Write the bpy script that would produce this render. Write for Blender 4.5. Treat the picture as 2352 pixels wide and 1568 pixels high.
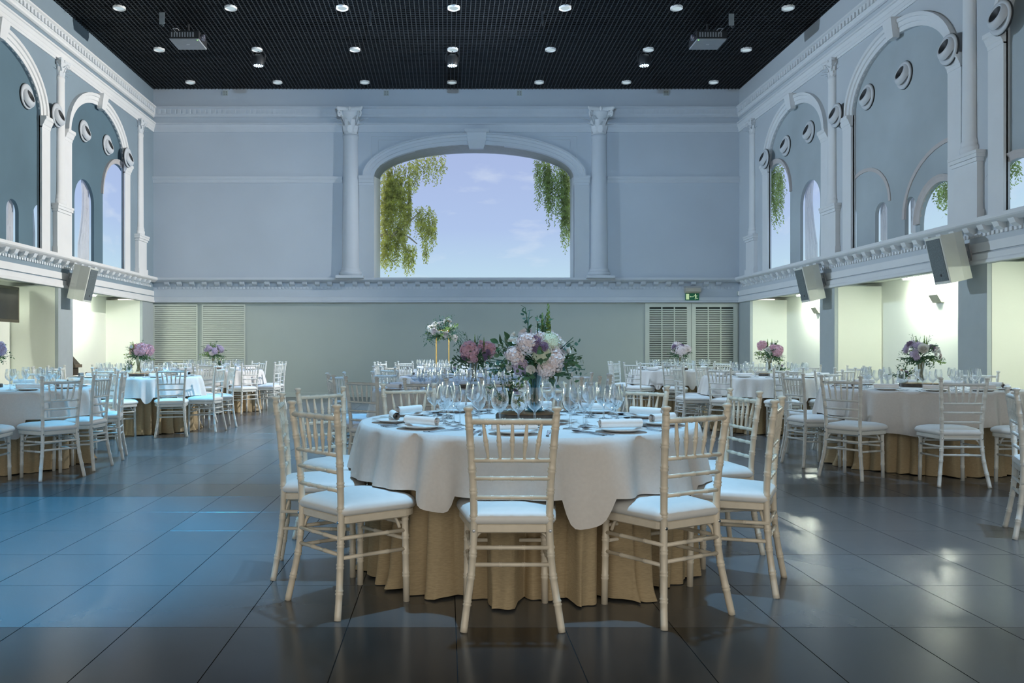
import bpy, math, random
from mathutils import Vector, Matrix
from mathutils.geometry import tessellate_polygon
random.seed(11)
for o in list(bpy.data.objects): bpy.data.objects.remove(o)
scene = bpy.context.scene
C = scene.collection
PI = math.pi
# ------------------------------------------------------------------ camera
F = 1900.0; PX, PY, H = 1024.0, 802.0, 1.15           # focal length, principal point (px), eye height (m)
cam = bpy.data.objects.new('camera', bpy.data.cameras.new('camera')); C.objects.link(cam)
cam.data.sensor_width = 36; cam.data.lens = 36 * F / 2352
cam.data.shift_x = (1176 - PX) / 2352; cam.data.shift_y = (PY - 784) / 2352
cam.location = (0, 0, H); cam.rotation_euler = (PI / 2, 0, 0); cam.data.clip_end = 100
scene.camera = cam
# ------------------------------------------------------------------ world, exposure
w = bpy.data.worlds.new('World'); scene.world = w; w.use_nodes = True
w.node_tree.nodes['Background'].inputs[0].default_value = (1.0, 0.92, 0.80, 1)
w.node_tree.nodes['Background'].inputs[1].default_value = 1.5
scene.view_settings.view_transform = 'Standard'; scene.view_settings.look = 'None'
scene.view_settings.gamma = 1.0; scene.view_settings.use_curve_mapping = False
scene.view_settings.exposure = 0.0
def spot(name, loc, target, energy, color, size, blend, radius, parent=None):
    l = bpy.data.lights.new(name, 'SPOT'); l.energy = energy; l.color = color
    l.spot_size = math.radians(size); l.spot_blend = blend; l.shadow_soft_size = radius
    o = bpy.data.objects.new(name, l); C.objects.link(o); o.location = loc
    o.rotation_euler = (Vector(target) - Vector(loc)).to_track_quat('-Z', 'Y').to_euler()
    return o
# projector light washing the three walls with the projected hall
spot('projection_light', (0.0, 7.5, 6.2), (0.0, 19.9, 4.4), 1500, (0.42, 0.68, 1.0), 84, 1.0, 0.06)
spot('projection_light', (4.6, 15.75, 6.0), (-7.0, 13.9, 3.4), 4600, (1.0, 0.97, 0.93), 92, 1.0, 0.05)
spot('projection_light', (-4.6, 15.75, 6.0), (7.0, 13.0, 3.4), 2000, (0.66, 0.82, 1.0), 100, 1.0, 0.05)
# ------------------------------------------------------------------ helpers
def at(x, y, Y):      return Vector(((x - PX) * Y / F, Y, H + (PY - y) * Y / F))
XL, XR, YB, ZC = -7.025, 7.046, 19.86, 7.39
ZL = 2.27                                             # underside of the projected storey
def side_at(x, y, X):
    Y = F * X / (x - PX); return Vector((X, Y, H + (PY - y) * Y / F))

MATS = {}
def mat(name, col, rough=0.6, metal=0.0, var=0.06, scale=8.0, spec=0.5, bump=0.0, coat=0.0, trans=0.0, stretch=None):
    if name in MATS: return MATS[name]
    m = bpy.data.materials.new(name); m.use_nodes = True; nt = m.node_tree; b = nt.nodes['Principled BSDF']
    tc = nt.nodes.new('ShaderNodeTexCoord'); n = nt.nodes.new('ShaderNodeTexNoise'); n.inputs['Scale'].default_value = scale
    n.inputs['Detail'].default_value = 4
    if stretch:
        mp = nt.nodes.new('ShaderNodeMapping'); mp.inputs['Scale'].default_value = stretch
        nt.links.new(tc.outputs['Object'], mp.inputs[0]); nt.links.new(mp.outputs[0], n.inputs['Vector'])
    else: nt.links.new(tc.outputs['Object'], n.inputs['Vector'])
    r = nt.nodes.new('ShaderNodeValToRGB'); r.color_ramp.elements[0].position = 0.3; r.color_ramp.elements[1].position = 0.7
    r.color_ramp.elements[0].color = tuple(c * (1 - var) for c in col) + (1,)
    r.color_ramp.elements[1].color = tuple(min(1, c * (1 + var)) for c in col) + (1,)
    nt.links.new(n.outputs['Fac'], r.inputs[0]); nt.links.new(r.outputs[0], b.inputs['Base Color'])
    b.inputs['Roughness'].default_value = rough; b.inputs['Metallic'].default_value = metal
    b.inputs['Specular IOR Level'].default_value = spec; b.inputs['Coat Weight'].default_value = coat
    if bump:
        bp = nt.nodes.new('ShaderNodeBump'); bp.inputs['Strength'].default_value = bump; bp.inputs['Distance'].default_value = 0.004
        nt.links.new(n.outputs['Fac'], bp.inputs['Height']); nt.links.new(bp.outputs[0], b.inputs['Normal'])
    if trans:
        out = nt.nodes['Material Output']; t = nt.nodes.new('ShaderNodeBsdfTranslucent'); mx = nt.nodes.new('ShaderNodeMixShader')
        nt.links.new(r.outputs[0], t.inputs[0]); mx.inputs[0].default_value = trans
        nt.links.new(b.outputs[0], mx.inputs[1]); nt.links.new(t.outputs[0], mx.inputs[2]); nt.links.new(mx.outputs[0], out.inputs[0])
    MATS[name] = m; return m
def emit(name, col, strength):
    if name in MATS: return MATS[name]
    m = bpy.data.materials.new(name); m.use_nodes = True; nt = m.node_tree
    nt.nodes.remove(nt.nodes['Principled BSDF']); e = nt.nodes.new('ShaderNodeEmission')
    e.inputs[0].default_value = tuple(col) + (1,); e.inputs[1].default_value = strength
    nt.links.new(e.outputs[0], nt.nodes['Material Output'].inputs[0]); MATS[name] = m; return m
def glass(name, tint=(1, 1, 1), refl=0.1):
    if name in MATS: return MATS[name]
    m = bpy.data.materials.new(name); m.use_nodes = True; nt = m.node_tree; nt.nodes.remove(nt.nodes['Principled BSDF'])
    t = nt.nodes.new('ShaderNodeBsdfTransparent'); t.inputs[0].default_value = tuple(tint) + (1,)
    g = nt.nodes.new('ShaderNodeBsdfGlossy'); g.inputs['Roughness'].default_value = 0.03; g.inputs[0].default_value = (0.95, 0.98, 1, 1)
    lw = nt.nodes.new('ShaderNodeLayerWeight'); lw.inputs[0].default_value = refl * 2.2
    mx = nt.nodes.new('ShaderNodeMixShader'); nt.links.new(lw.outputs['Facing'], mx.inputs[0])
    nt.links.new(t.outputs[0], mx.inputs[1]); nt.links.new(g.outputs[0], mx.inputs[2])
    nt.links.new(mx.outputs[0], nt.nodes['Material Output'].inputs[0]); MATS[name] = m; return m

class MB:
    def __init__(s): s.v = []; s.f = []
    def add(s, vs, fs):
        n = len(s.v); s.v += [tuple(q) for q in vs]; s.f += [tuple(i + n for i in f) for f in fs]; return s
    def box(s, a, b):
        x0, y0, z0 = a; x1, y1, z1 = b
        return s.add([(x0,y0,z0),(x1,y0,z0),(x1,y1,z0),(x0,y1,z0),(x0,y0,z1),(x1,y0,z1),(x1,y1,z1),(x0,y1,z1)],
                     [(0,3,2,1),(4,5,6,7),(0,1,5,4),(1,2,6,5),(2,3,7,6),(3,0,4,7)])
    def bbox(s, c, d): return s.box([c[i]-d[i]/2 for i in range(3)], [c[i]+d[i]/2 for i in range(3)])
    def rings(s, rings, close=True, caps=True):
        n = len(rings[0]); vs = [p for r in rings for p in r]; fs = []
        for i in range(len(rings)-1):
            for j in range(n if close else n-1):
                k = (j+1) % n; fs.append((i*n+j, i*n+k, (i+1)*n+k, (i+1)*n+j))
        if caps and close: fs.append(tuple(reversed(range(n)))); fs.append(tuple((len(rings)-1)*n+j for j in range(n)))
        return s.add(vs, fs)
    def tube(s, path, rad, n=8, caps=True):
        path = [Vector(p) for p in path]; rad = rad if isinstance(rad, (list, tuple)) else [rad]*len(path)
        rs = []; ref = None
        for i, p in enumerate(path):
            t = (path[min(i+1, len(path)-1)] - path[max(i-1, 0)])
            if t.length < 1e-9: t = Vector((0, 0, 1))
            t.normalize()
            if ref is None: ref = Vector((1, 0, 0)) if abs(t.x) < 0.9 else Vector((0, 1, 0))
            u = (ref - t * ref.dot(t)).normalized(); v = t.cross(u)
            rs.append([p + u*rad[i]*math.cos(2*PI*j/n) + v*rad[i]*math.sin(2*PI*j/n) for j in range(n)])
        return s.rings(rs, True, caps)
    def lathe(s, prof, n=24, c=(0, 0, 0), caps=True):
        return s.rings([[(c[0]+r*math.cos(2*PI*j/n), c[1]+r*math.sin(2*PI*j/n), c[2]+z) for j in range(n)] for r, z in prof], True, caps)
    def plate(s, outer, holes, mp, d0, d1):
        """flat plate with holes; outlines are (u,z); mp(u,z,o) -> xyz; from offset d0 (front) to d1 (back)"""
        loops = [outer] + list(holes); pts = [p for l in loops for p in l]
        tri = tessellate_polygon([[Vector((p[0], p[1], 0)) for p in l] for l in loops]); n = len(pts)
        s.add([mp(u, z, d0) for u, z in pts] + [mp(u, z, d1) for u, z in pts],
              [tuple(t) for t in tri] + [tuple(n+i for i in reversed(t)) for t in tri])
        base = len(s.v) - 2*n; k = 0
        for l in loops:
            for i in range(len(l)):
                j = (i+1) % len(l); s.f.append((base+k+i, base+k+j, base+n+k+j, base+n+k+i))
            k += len(l)
        return s
    def mesh(s, name, m, smooth=False):
        me = bpy.data.meshes.new(name); me.from_pydata(s.v, [], s.f)
        if smooth: me.shade_smooth() if hasattr(me, 'shade_smooth') else me.polygons.foreach_set('use_smooth', [True]*len(me.polygons))
        me.materials.append(m); me.update(); return me
    def obj(s, name, m, parent=None, smooth=False, loc=None):
        return inst(name, s.mesh(name, m, smooth), parent, loc)
def fixnormals(me):
    import bmesh
    b = bmesh.new(); b.from_mesh(me); bmesh.ops.recalc_face_normals(b, faces=b.faces); b.to_mesh(me); b.free()
def inst(name, me, parent=None, loc=None, rot=None, scale=None):
    o = bpy.data.objects.new(name, me); C.objects.link(o); o.parent = parent
    if loc is not None: o.location = loc
    if rot is not None: o.rotation_euler = rot
    if scale is not None: o.scale = scale if isinstance(scale, (tuple, list)) else (scale,)*3
    return o
def tag(o, label=None, cat=None, group=None, kind=None):
    if label: o['label'] = label
    if cat: o['category'] = cat
    if group: o['group'] = group
    if kind: o['kind'] = kind
    return o
def thing(name, label, cat, loc=(0, 0, 0), rz=0, group=None):
    o = bpy.data.objects.new(name, None); C.objects.link(o); o.location = loc; o.rotation_euler = (0, 0, rz)
    o.empty_display_size = 0.1
    return tag(o, label, cat, group)
def struct(o, label, cat): return tag(o, label, cat, kind='structure')
# ------------------------------------------------------------------ materials
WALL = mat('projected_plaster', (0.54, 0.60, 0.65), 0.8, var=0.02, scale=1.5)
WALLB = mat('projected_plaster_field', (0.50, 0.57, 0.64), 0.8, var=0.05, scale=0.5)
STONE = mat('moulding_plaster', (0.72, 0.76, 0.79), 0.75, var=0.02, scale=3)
WALLS = mat('arcade_field_painted_shade', (0.25, 0.33, 0.39), 0.8, var=0.05, scale=1.0)  # left wall only: shade on the field painted in as a darker copy
LOGGIAS = mat('arcade_loggia_painted_shade', (0.105, 0.18, 0.23), 0.8, var=0.12, scale=0.7)  # left loggia, its shade put into the base colour
STONES = mat('arcade_stone_painted_sun', (0.80, 0.81, 0.81), 0.75, var=0.02, scale=3)  # whiter copy of the stone, sunlight painted into it
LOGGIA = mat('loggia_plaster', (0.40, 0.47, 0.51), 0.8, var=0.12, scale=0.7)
PINK = mat('arch_warm_plaster', (0.52, 0.50, 0.50), 0.8, var=0.04)
DOORW = mat('niche_lit_louvre_paint', (0.60, 0.65, 0.58), 0.6, var=0.02)  # paler than the wall: niche light on the doors, painted in
PANB = mat('louvre_gap', (0.30, 0.34, 0.31), 0.7, var=0.02)
LOWER = mat('lower_wall_paint', (0.45, 0.51, 0.48), 0.7, var=0.02, scale=1)
NICHE = mat('niche_paint', (0.82, 0.85, 0.77), 0.7, var=0.02, scale=1)
PILLAR = mat('pillar_paint', (0.42, 0.48, 0.50), 0.7, var=0.02)
REVEAL = mat('reveal_painted_sun', (0.9, 0.9, 0.88), 0.7, var=0.02)
BLACK = mat('black_void', (0.006, 0.007, 0.008), 0.9, var=0.1)
GRID = mat('black_grid_metal', (0.026, 0.031, 0.036), 0.45, metal=0.3, var=0.1)
WHITEPAINT = mat('white_chair_paint', (0.74, 0.77, 0.75), 0.28, var=0.03, scale=20, coat=0.2)
WARMLITPAINT = mat('warm_lit_chair_paint', (0.78, 0.72, 0.60), 0.26, var=0.05, scale=20, coat=0.25)  # warm light on these chairs is put into the paint colour
SEATW = mat('white_seat_vinyl', (0.80, 0.82, 0.82), 0.5, var=0.02, scale=30, bump=0.05)
CLOTH = mat('white_tablecloth_fabric', (0.70, 0.69, 0.68), 0.9, var=0.03, scale=60, bump=0.08)
BURLAP = mat('burlap', (0.45, 0.36, 0.225), 0.95, var=0.12, scale=40, bump=0.4, stretch=(1, 1, 8))
PLATEM = mat('white_porcelain', (0.85, 0.86, 0.86), 0.15, var=0.01, coat=0.4)
NAPKIN = mat('napkin_linen', (0.86, 0.85, 0.84), 0.9, var=0.02, scale=60, bump=0.1)
STEEL = mat('polished_steel', (0.55, 0.60, 0.66), 0.12, metal=1.0, var=0.05)
WINE = glass('wine_glass_material', (0.97, 0.985, 1.0), 0.29)
CLEAR = glass('vase_glass', (0.93, 0.97, 0.97), 0.16)
TEAL = glass('teal_vase_glass', (0.18, 0.50, 0.62), 0.2)
BARK = mat('bark', (0.09, 0.08, 0.07), 0.9, var=0.35, scale=30, bump=0.6)
WOODTOP = mat('sawn_wood', (0.42, 0.28, 0.16), 0.7, var=0.2, scale=20)
LEAF = mat('dark_leaf', (0.055, 0.13, 0.055), 0.45, var=0.35, scale=12, trans=0.25)
LEAFL = mat('light_leaf', (0.20, 0.33, 0.09), 0.5, var=0.3, scale=12, trans=0.3)
LEAFT = mat('eucalyptus_leaf', (0.07, 0.17, 0.13), 0.5, var=0.3, scale=12, trans=0.25)
STEM = mat('flower_stem', (0.22, 0.20, 0.08), 0.7, var=0.2)
BLUSH = mat('blush_petal', (0.86, 0.78, 0.79), 0.7, var=0.12, scale=20, trans=0.2)
LILAC = mat('lilac_petal', (0.58, 0.50, 0.66), 0.7, var=0.15, scale=20, trans=0.2)
PINKP = mat('pink_petal', (0.78, 0.50, 0.58), 0.7, var=0.15, scale=20, trans=0.2)
WHITEP = mat('white_petal', (0.84, 0.84, 0.80), 0.7, var=0.05, scale=20, trans=0.2)
LACE = mat('queen_anne_lace', (0.62, 0.68, 0.52), 0.8, var=0.15, scale=60)
PLUM = mat('plum_thistle', (0.22, 0.15, 0.26), 0.8, var=0.3, scale=60)
GOLD = mat('brass', (0.80, 0.55, 0.22), 0.25, metal=1.0, var=0.05)
SPKW = mat('speaker_shell', (0.66, 0.69, 0.64), 0.5, var=0.02)
SPKG = mat('speaker_grille', (0.13, 0.16, 0.17), 0.6, var=0.25, scale=90)
DARKP = mat('dark_plastic', (0.03, 0.033, 0.036), 0.45, var=0.1)
GREYP = mat('grey_plastic', (0.30, 0.32, 0.34), 0.5, var=0.05)
WILLOW1 = mat('willow_leaf_yellow_green', (0.66, 0.68, 0.24), 0.6, var=0.5, scale=9, trans=0.6)
WILLOW2 = mat('willow_leaf_green', (0.42, 0.52, 0.22), 0.6, var=0.5, scale=9, trans=0.6)
CURTAIN = mat('white_curtain', (0.80, 0.80, 0.82), 0.9, var=0.04, scale=5, trans=0.5)
def sky_material():
    m = bpy.data.materials.new('projected_sky'); m.use_nodes = True; nt = m.node_tree; nt.nodes.remove(nt.nodes['Principled BSDF'])
    L = nt.links.new; tc = nt.nodes.new('ShaderNodeTexCoord'); sp = nt.nodes.new('ShaderNodeSeparateXYZ'); L(tc.outputs['Object'], sp.inputs[0])
    mr = nt.nodes.new('ShaderNodeMapRange'); mr.inputs[1].default_value = 2.8; mr.inputs[2].default_value = 5.9; L(sp.outputs['Z'], mr.inputs[0])
    cr = nt.nodes.new('ShaderNodeValToRGB'); e = cr.color_ramp.elements
    e[0].color = (0.52, 0.73, 0.86, 1); e[1].color = (0.40, 0.50, 0.78, 1); e2 = cr.color_ramp.elements.new(0.45); e2.color = (0.43, 0.56, 0.83, 1)
    L(mr.outputs[0], cr.inputs[0])
    mp = nt.nodes.new('ShaderNodeMapping'); mp.inputs['Scale'].default_value = (0.55, 0.55, 1.6); L(tc.outputs['Object'], mp.inputs[0])
    n = nt.nodes.new('ShaderNodeTexNoise'); n.inputs['Scale'].default_value = 1.3; n.inputs['Detail'].default_value = 5; L(mp.outputs[0], n.inputs['Vector'])
    nr = nt.nodes.new('ShaderNodeMapRange'); nr.inputs[1].default_value = 0.56; nr.inputs[2].default_value = 0.80; nr.inputs[4].default_value = 0.6; L(n.outputs['Fac'], nr.inputs[0])
    mx = nt.nodes.new('ShaderNodeMixRGB'); mx.inputs[2].default_value = (0.72, 0.80, 0.90, 1); L(nr.outputs[0], mx.inputs[0]); L(cr.outputs[0], mx.inputs[1])
    em = nt.nodes.new('ShaderNodeEmission'); em.inputs[1].default_value = 1.0; L(mx.outputs[0], em.inputs[0]); L(em.outputs[0], nt.nodes['Material Output'].inputs[0])
    return m
SKY = sky_material()
# ------------------------------------------------------------------ floor of slate tiles
def slate(name, k, rough):
    m = mat(name, (0.092*k, 0.098*k, 0.104*k), rough, var=0.08, scale=3.0, spec=0.75)
    nt = m.node_tree; b = nt.nodes['Principled BSDF']
    n = nt.nodes.new('ShaderNodeTexNoise'); n.inputs['Scale'].default_value = 14; n.inputs['Detail'].default_value = 6
    tc = [q for q in nt.nodes if q.type == 'TEX_COORD'][0]; nt.links.new(tc.outputs['Object'], n.inputs['Vector'])
    mr = nt.nodes.new('ShaderNodeMapRange'); mr.inputs[3].default_value = rough - 0.02; mr.inputs[4].default_value = rough + 0.02
    nt.links.new(n.outputs['Fac'], mr.inputs[0]); nt.links.new(mr.outputs[0], b.inputs['Roughness']); return m
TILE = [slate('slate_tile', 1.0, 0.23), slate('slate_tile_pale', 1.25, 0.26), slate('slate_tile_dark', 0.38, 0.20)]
GROUT = mat('dark_grout', (0.02, 0.022, 0.024), 0.8)
TW, TD = 0.4495, 0.6055; TX0, TY0 = -1.3068 - 0.4495*13, 3.4248 - 0.6055*10
floor = struct(MB().box((XL-1, -6, -0.1), (XR+1, YB+0.2, -0.004)).obj('floor', GROUT), 'dark polished slate tile floor of the hall', 'floor')
def tile_mesh(m):
    a, b, e = TW/2-0.0018, TD/2-0.0018, 0.0004
    r = lambda x, y, z: [(-x,-y,z),(x,-y,z),(x,y,z),(-x,y,z)]
    return MB().rings([r(a, b, -0.006), r(a, b, -0.0004), r(a-e, b-e, 0)]).mesh('tile', m)
TM = [tile_mesh(m) for m in TILE]; cells = []
for i in range(-1, 33):
    for j in range(0, 40):
        x = TX0 + (i+0.5)*TW; y = TY0 + (j+0.5)*TD
        if XL < x < XR+0.2 and y < YB-0.1:
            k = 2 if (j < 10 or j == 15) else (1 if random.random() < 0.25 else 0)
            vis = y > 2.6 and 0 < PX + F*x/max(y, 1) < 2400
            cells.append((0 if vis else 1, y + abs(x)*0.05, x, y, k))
cells.sort(); rest = [MB(), MB(), MB()]
for n, (_, _, x, y, k) in enumerate(cells):
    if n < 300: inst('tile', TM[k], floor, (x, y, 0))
    else:
        a, b = TW/2-0.0018, TD/2-0.0018
        rest[k].add([(x-a,y-b,0),(x+a,y-b,0),(x+a,y+b,0),(x-a,y+b,0)], [(0,1,2,3)])
for k in range(3):
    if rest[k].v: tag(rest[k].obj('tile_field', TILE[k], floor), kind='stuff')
# ------------------------------------------------------------------ wall mappings, arches
mpR = lambda u, z, o: (XR - o, u, z)
mpL = lambda u, z, o: (XL + o, u, z)
mpB = lambda u, z, o: (u, YB - o, z)
def ell(cu, zs, a, b, n=24, r0=0.0): return [(cu + (a+r0)*math.cos(PI*i/n), zs + (b+r0)*math.sin(PI*i/n)) for i in range(n+1)]
def strip(mp, prof, u0, u1):
    """moulding: profile [(offset,z)..] swept along a wall from u0 to u1"""
    prof = [(-0.02, prof[0][1])] + prof + [(-0.02, prof[-1][1])]
    return MB().rings([[mp(u, z, o) for o, z in prof] for u in (u0, u1)])
def archband(mp, cu, zs, a, b, w, prof, n=28):
    """archivolt: prof [(radial 0..1, offset)] swept along the arch"""
    rs = []
    for i in range(n+1):
        t = PI*i/n; rs.append([mp(cu+(a+w*q)*math.cos(t), zs+(b+w*q)*math.sin(t), o) for q, o in [(0,-0.02)]+prof+[(1,-0.02)]])
    return MB().rings(rs)
CORN = [(0.02,6.36),(0.03,6.40),(0.035,6.40),(0.05,6.46),(0.055,6.46),(0.08,6.52),(0.10,6.53),(0.10,6.56),(0.03,6.57)]
TOPC = [(0.02,6.70),(0.05,6.72),(0.05,6.76),(0.07,6.78),(0.07,6.90),(0.11,6.92),(0.11,6.95)]
LEDGE = [(0.06,2.75),(0.10,2.77),(0.14,2.79),(0.16,2.81),(0.16,2.86),(0.05,2.87)]
BASEB = [(0.02,2.27),(0.05,2.275),(0.05,2.31),(0.035,2.33),(0.035,2.40),(0.02,2.41)]
STRING = [(0.015,5.14),(0.03,5.17),(0.03,5.20),(0.05,5.23),(0.065,5.26),(0.065,5.29)]
def acanthus(h, wdt, curl):
    b = MB(); rows = []
    for i in range(6):
        t = i/5; ww = wdt*(0.6+0.9*t*(1-t)*2)*(1-0.55*t**3); y = 0.25*curl*t**2 + (curl*0.9 if i == 5 else 0); z = h*t - (h*0.12 if i == 5 else 0)
        rows.append([(-ww/2, y, z), (0, y+0.02*h, z), (ww/2, y, z)])
    for t in range(5): b.add(rows[t]+rows[t+1], [(0,1,4,3),(1,2,5,4)])
    return b
def capital_mesh():
    b = MB(); b.lathe([(1.02,0),(1.08,0.05),(1.02,0.1),(0.98,0.14),(1.0,0.9),(1.12,1.5),(1.42,2.0),(1.45,2.2)], 20)
    for tier, (h, n, r, zz) in enumerate(((0.85, 8, 1.0, 0.12), (1.35, 8, 1.02, 0.3))):
        for k in range(n):
            a = acanthus(h, 0.66, 1.5); q = Matrix.Rotation(2*PI*(k+0.5*tier)/n, 4, 'Z') @ Matrix.Translation((0, r, zz))
            b.add([q @ Vector(v) for v in a.v], a.f)
    for k in range(4):                                  # corner volutes
        an = PI/4 + k*PI/2; d = Vector((math.cos(an), math.sin(an), 0)); pts = []; rad = []
        for i in range(22):
            t = i/21; ph = t*2*PI*1.6; rr = 0.34*(1-0.8*t); c = d*1.95 + Vector((0, 0, 1.95))
            pts.append(c + d*rr*math.cos(ph+PI*0.75) + Vector((0, 0, rr*math.sin(ph+PI*0.75)))); rad.append(0.14*(1-0.4*t))
        b.tube([d*1.0+Vector((0, 0, 1.0)), d*1.45+Vector((0, 0, 1.7))]+pts, [0.08, 0.11]+rad, 6)
    ab = []                                             # concave abacus
    for z, s in ((2.2, 0.93), (2.28, 0.93), (2.34, 1.0), (2.55, 1.0)):
        ring = []
        for k in range(4):
            a0 = PI/4 + k*PI/2; p0 = Vector((math.cos(a0), math.sin(a0), 0))*2.55*s; p1 = Vector((math.cos(a0+PI/2), math.sin(a0+PI/2), 0))*2.55*s
            for t in (0.0, 0.06, 0.28, 0.5, 0.72, 0.94): ring.append(p0.lerp(p1, t)*(1-0.28*math.sin(PI*t)**1) + Vector((0, 0, z)))
        ab.append(ring)
    b.rings(ab)
    for k in range(4):
        an = k*PI/2; b.lathe([(0.0,-0.22),(0.16,-0.16),(0.22,0),(0.16,0.16),(0.0,0.22)], 8, (math.cos(an)*1.45, math.sin(an)*1.45, 2.38))
    return b.mesh('capital', STONE, True)
CAPM = capital_mesh()
def column(parent, pos, r, z0, z1, zcap, m=None):
    """half engaged Corinthian column; pos = (x,y)"""
    s = MB().lathe([(r*1.28,0),(r*1.28,0.05),(r*1.34,0.07),(r*1.28,0.10),(r*1.1,0.115),(r*1.18,0.14),(r*1.1,0.17),(r*1.0,0.2)]
                   + [(r*(1-0.14*t), 0.2+(z1-z0-0.2)*t) for t in (0.33, 0.66, 0.97)] + [(r*0.93,(z1-z0)*0.98),(r*0.93,z1-z0)], 28)
    o = s.obj('column', m or STONE, parent, True, (pos[0], pos[1], z0))
    k = r*0.86; cs = (zcap-z1)/2.55
    inst('capital', CAPM, o, (0, 0, z1-z0), None, (k, k, cs))
    return o
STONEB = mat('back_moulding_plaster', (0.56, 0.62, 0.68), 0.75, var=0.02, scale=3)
# ------------------------------------------------------------------ back wall with the arched window
NB = 30
cu, zs = (1089-PX)/95.65, H+(PY-405)/95.65; a_in, b_in = 2.40, 0.76; zsill = H+(PY-640)/95.65
front = [(cu-a_in, zsill)] + [(cu+a_in, zsill)] + ell(cu, zs, a_in, b_in, NB)
wb = MB(); wb.plate([(XL-0.3, ZL), (XR+0.3, ZL), (XR+0.3, 7.7), (XL-0.3, 7.7)], [front], mpB, 0.0, -0.10)
wall_back = struct(wb.obj('wall_back', WALLB), 'pale wall with a wide arched opening between two columns', 'wall')
# reveal of the arch (the left jamb is splayed)
YW = YB + 0.80; back = []
for (u, z) in front[2:]:
    back.append((u, z))
bl = at(873, 640, YW).x; br = at(1310, 640, YW).x
zt = at(1110, 351, YW).z; zsb = at(880, 412, YW).z
bc = (bl+br)/2; ba = (br-bl)/2
backloop = [(bl, zsill), (br, zsill)] + [(bc+ba*math.cos(PI*i/NB), zsb+(zt-zsb)*math.sin(PI*i/NB)) for i in range(NB+1)]
arc_f, arc_b = front[2:], backloop[2:]
MB().rings([[(u, YB-0.001, z) for u, z in arc_f], [(u, YW, z) for u, z in arc_b]], False, False).obj('arch_soffit', mat('soffit_painted_shade', (0.32, 0.35, 0.35), 0.8), wall_back, True)  # soffit colour darkened to carry the shade under the arch
MB().add([(front[0][0], YB-0.001, zsill), (bl, YW, zsill), (bl, YW, zsb), (front[0][0], YB-0.001, zs)], [(0,1,2,3)]).obj('jamb', REVEAL, wall_back)  # left jamb whitened: the sunlight on it is painted in
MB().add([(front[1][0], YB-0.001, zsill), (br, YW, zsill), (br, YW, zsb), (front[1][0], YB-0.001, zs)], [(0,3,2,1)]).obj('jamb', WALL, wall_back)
MB().add([(front[0][0], YB-0.001, zsill), (front[1][0], YB-0.001, zsill), (br, YW, zsill), (bl, YW, zsill)], [(0,1,2,3)]).obj('window_sill', STONEB, wall_back)
# window pane showing sky
win = struct(MB().box((bl-0.3, YW+0.30, zsill-0.3), (br+0.3, YW+0.34, zt+0.3)).obj('window_1', SKY), 'pale blue sky with soft cloud filling the arched window', 'window')
MB().plate([(bl-0.35, zsill-0.35), (br+0.35, zsill-0.35), (br+0.35, zt+0.35), (bl-0.35, zt+0.35)], [backloop], lambda u, z, o: (u, YW-o, z), 0.0, -0.05).obj('window_frame', WALL, win)
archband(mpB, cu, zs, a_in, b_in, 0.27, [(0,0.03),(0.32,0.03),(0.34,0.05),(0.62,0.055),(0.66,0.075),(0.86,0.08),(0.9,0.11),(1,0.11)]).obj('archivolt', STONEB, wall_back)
kx = (1094-PX)/95.65
MB().rings([[(kx-0.17,YB-0.10,5.95),(kx+0.17,YB-0.10,5.95),(kx+0.17,YB,5.95),(kx-0.17,YB,5.95)],[(kx-0.22,YB-0.18,6.12),(kx+0.22,YB-0.18,6.12),(kx+0.22,YB,6.12),(kx-0.22,YB,6.12)],
            [(kx-0.23,YB-0.22,6.30),(kx+0.23,YB-0.22,6.30),(kx+0.23,YB,6.30),(kx-0.23,YB,6.30)],[(kx-0.29,YB-0.26,6.32),(kx+0.29,YB-0.26,6.32),(kx+0.29,YB,6.32),(kx-0.29,YB,6.32)],
            [(kx-0.29,YB-0.26,6.38),(kx+0.29,YB-0.26,6.38),(kx+0.29,YB,6.38),(kx-0.29,YB,6.38)]]).obj('keystone', STONEB, wall_back)
for s in (-1, 1):                                       # pilasters under the arch and spandrel panels
    u0, u1 = sorted((cu+s*a_in, cu+s*(a_in+0.36)))
    MB().box((u0, YB-0.04, zsill), (u1, YB+0.05, zs-0.02)).obj('pilaster', WALL, wall_back)
    strip(mpB, [(0.05,zs-0.22),(0.055,zs-0.17),(0.07,zs-0.16),(0.09,zs-0.10),(0.12,zs-0.06),(0.12,zs)], u0-0.01, u1).obj('impost', STONEB, wall_back)
    for k, q in enumerate((0.30, 0.46)):
        x = cu+s*(a_in+0.36-q); zt2 = 6.26-0.09*k
        p = MB(); p.tube([(x, YB-0.006, 5.65+0.13*k), (x, YB-0.006, zt2), (cu+s*(0.9+0.3*k), YB-0.006, zt2)], 0.011, 6); p.obj('spandrel_moulding', STONEB, wall_back)
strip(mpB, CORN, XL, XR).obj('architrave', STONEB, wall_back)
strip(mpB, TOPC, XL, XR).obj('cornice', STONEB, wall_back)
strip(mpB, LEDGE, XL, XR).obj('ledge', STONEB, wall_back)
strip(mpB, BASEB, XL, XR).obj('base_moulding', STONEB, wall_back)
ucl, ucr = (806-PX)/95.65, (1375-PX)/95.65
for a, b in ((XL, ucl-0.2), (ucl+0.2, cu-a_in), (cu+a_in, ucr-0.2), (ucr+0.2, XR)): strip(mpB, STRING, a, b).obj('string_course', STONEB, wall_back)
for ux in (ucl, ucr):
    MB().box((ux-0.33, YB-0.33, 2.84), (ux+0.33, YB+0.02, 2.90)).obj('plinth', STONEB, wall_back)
    column(wall_back, (ux, YB-0.03), 0.205, 2.90, H+(PY-312)/95.65, H+(PY-253)/95.65, STONEB)
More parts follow.
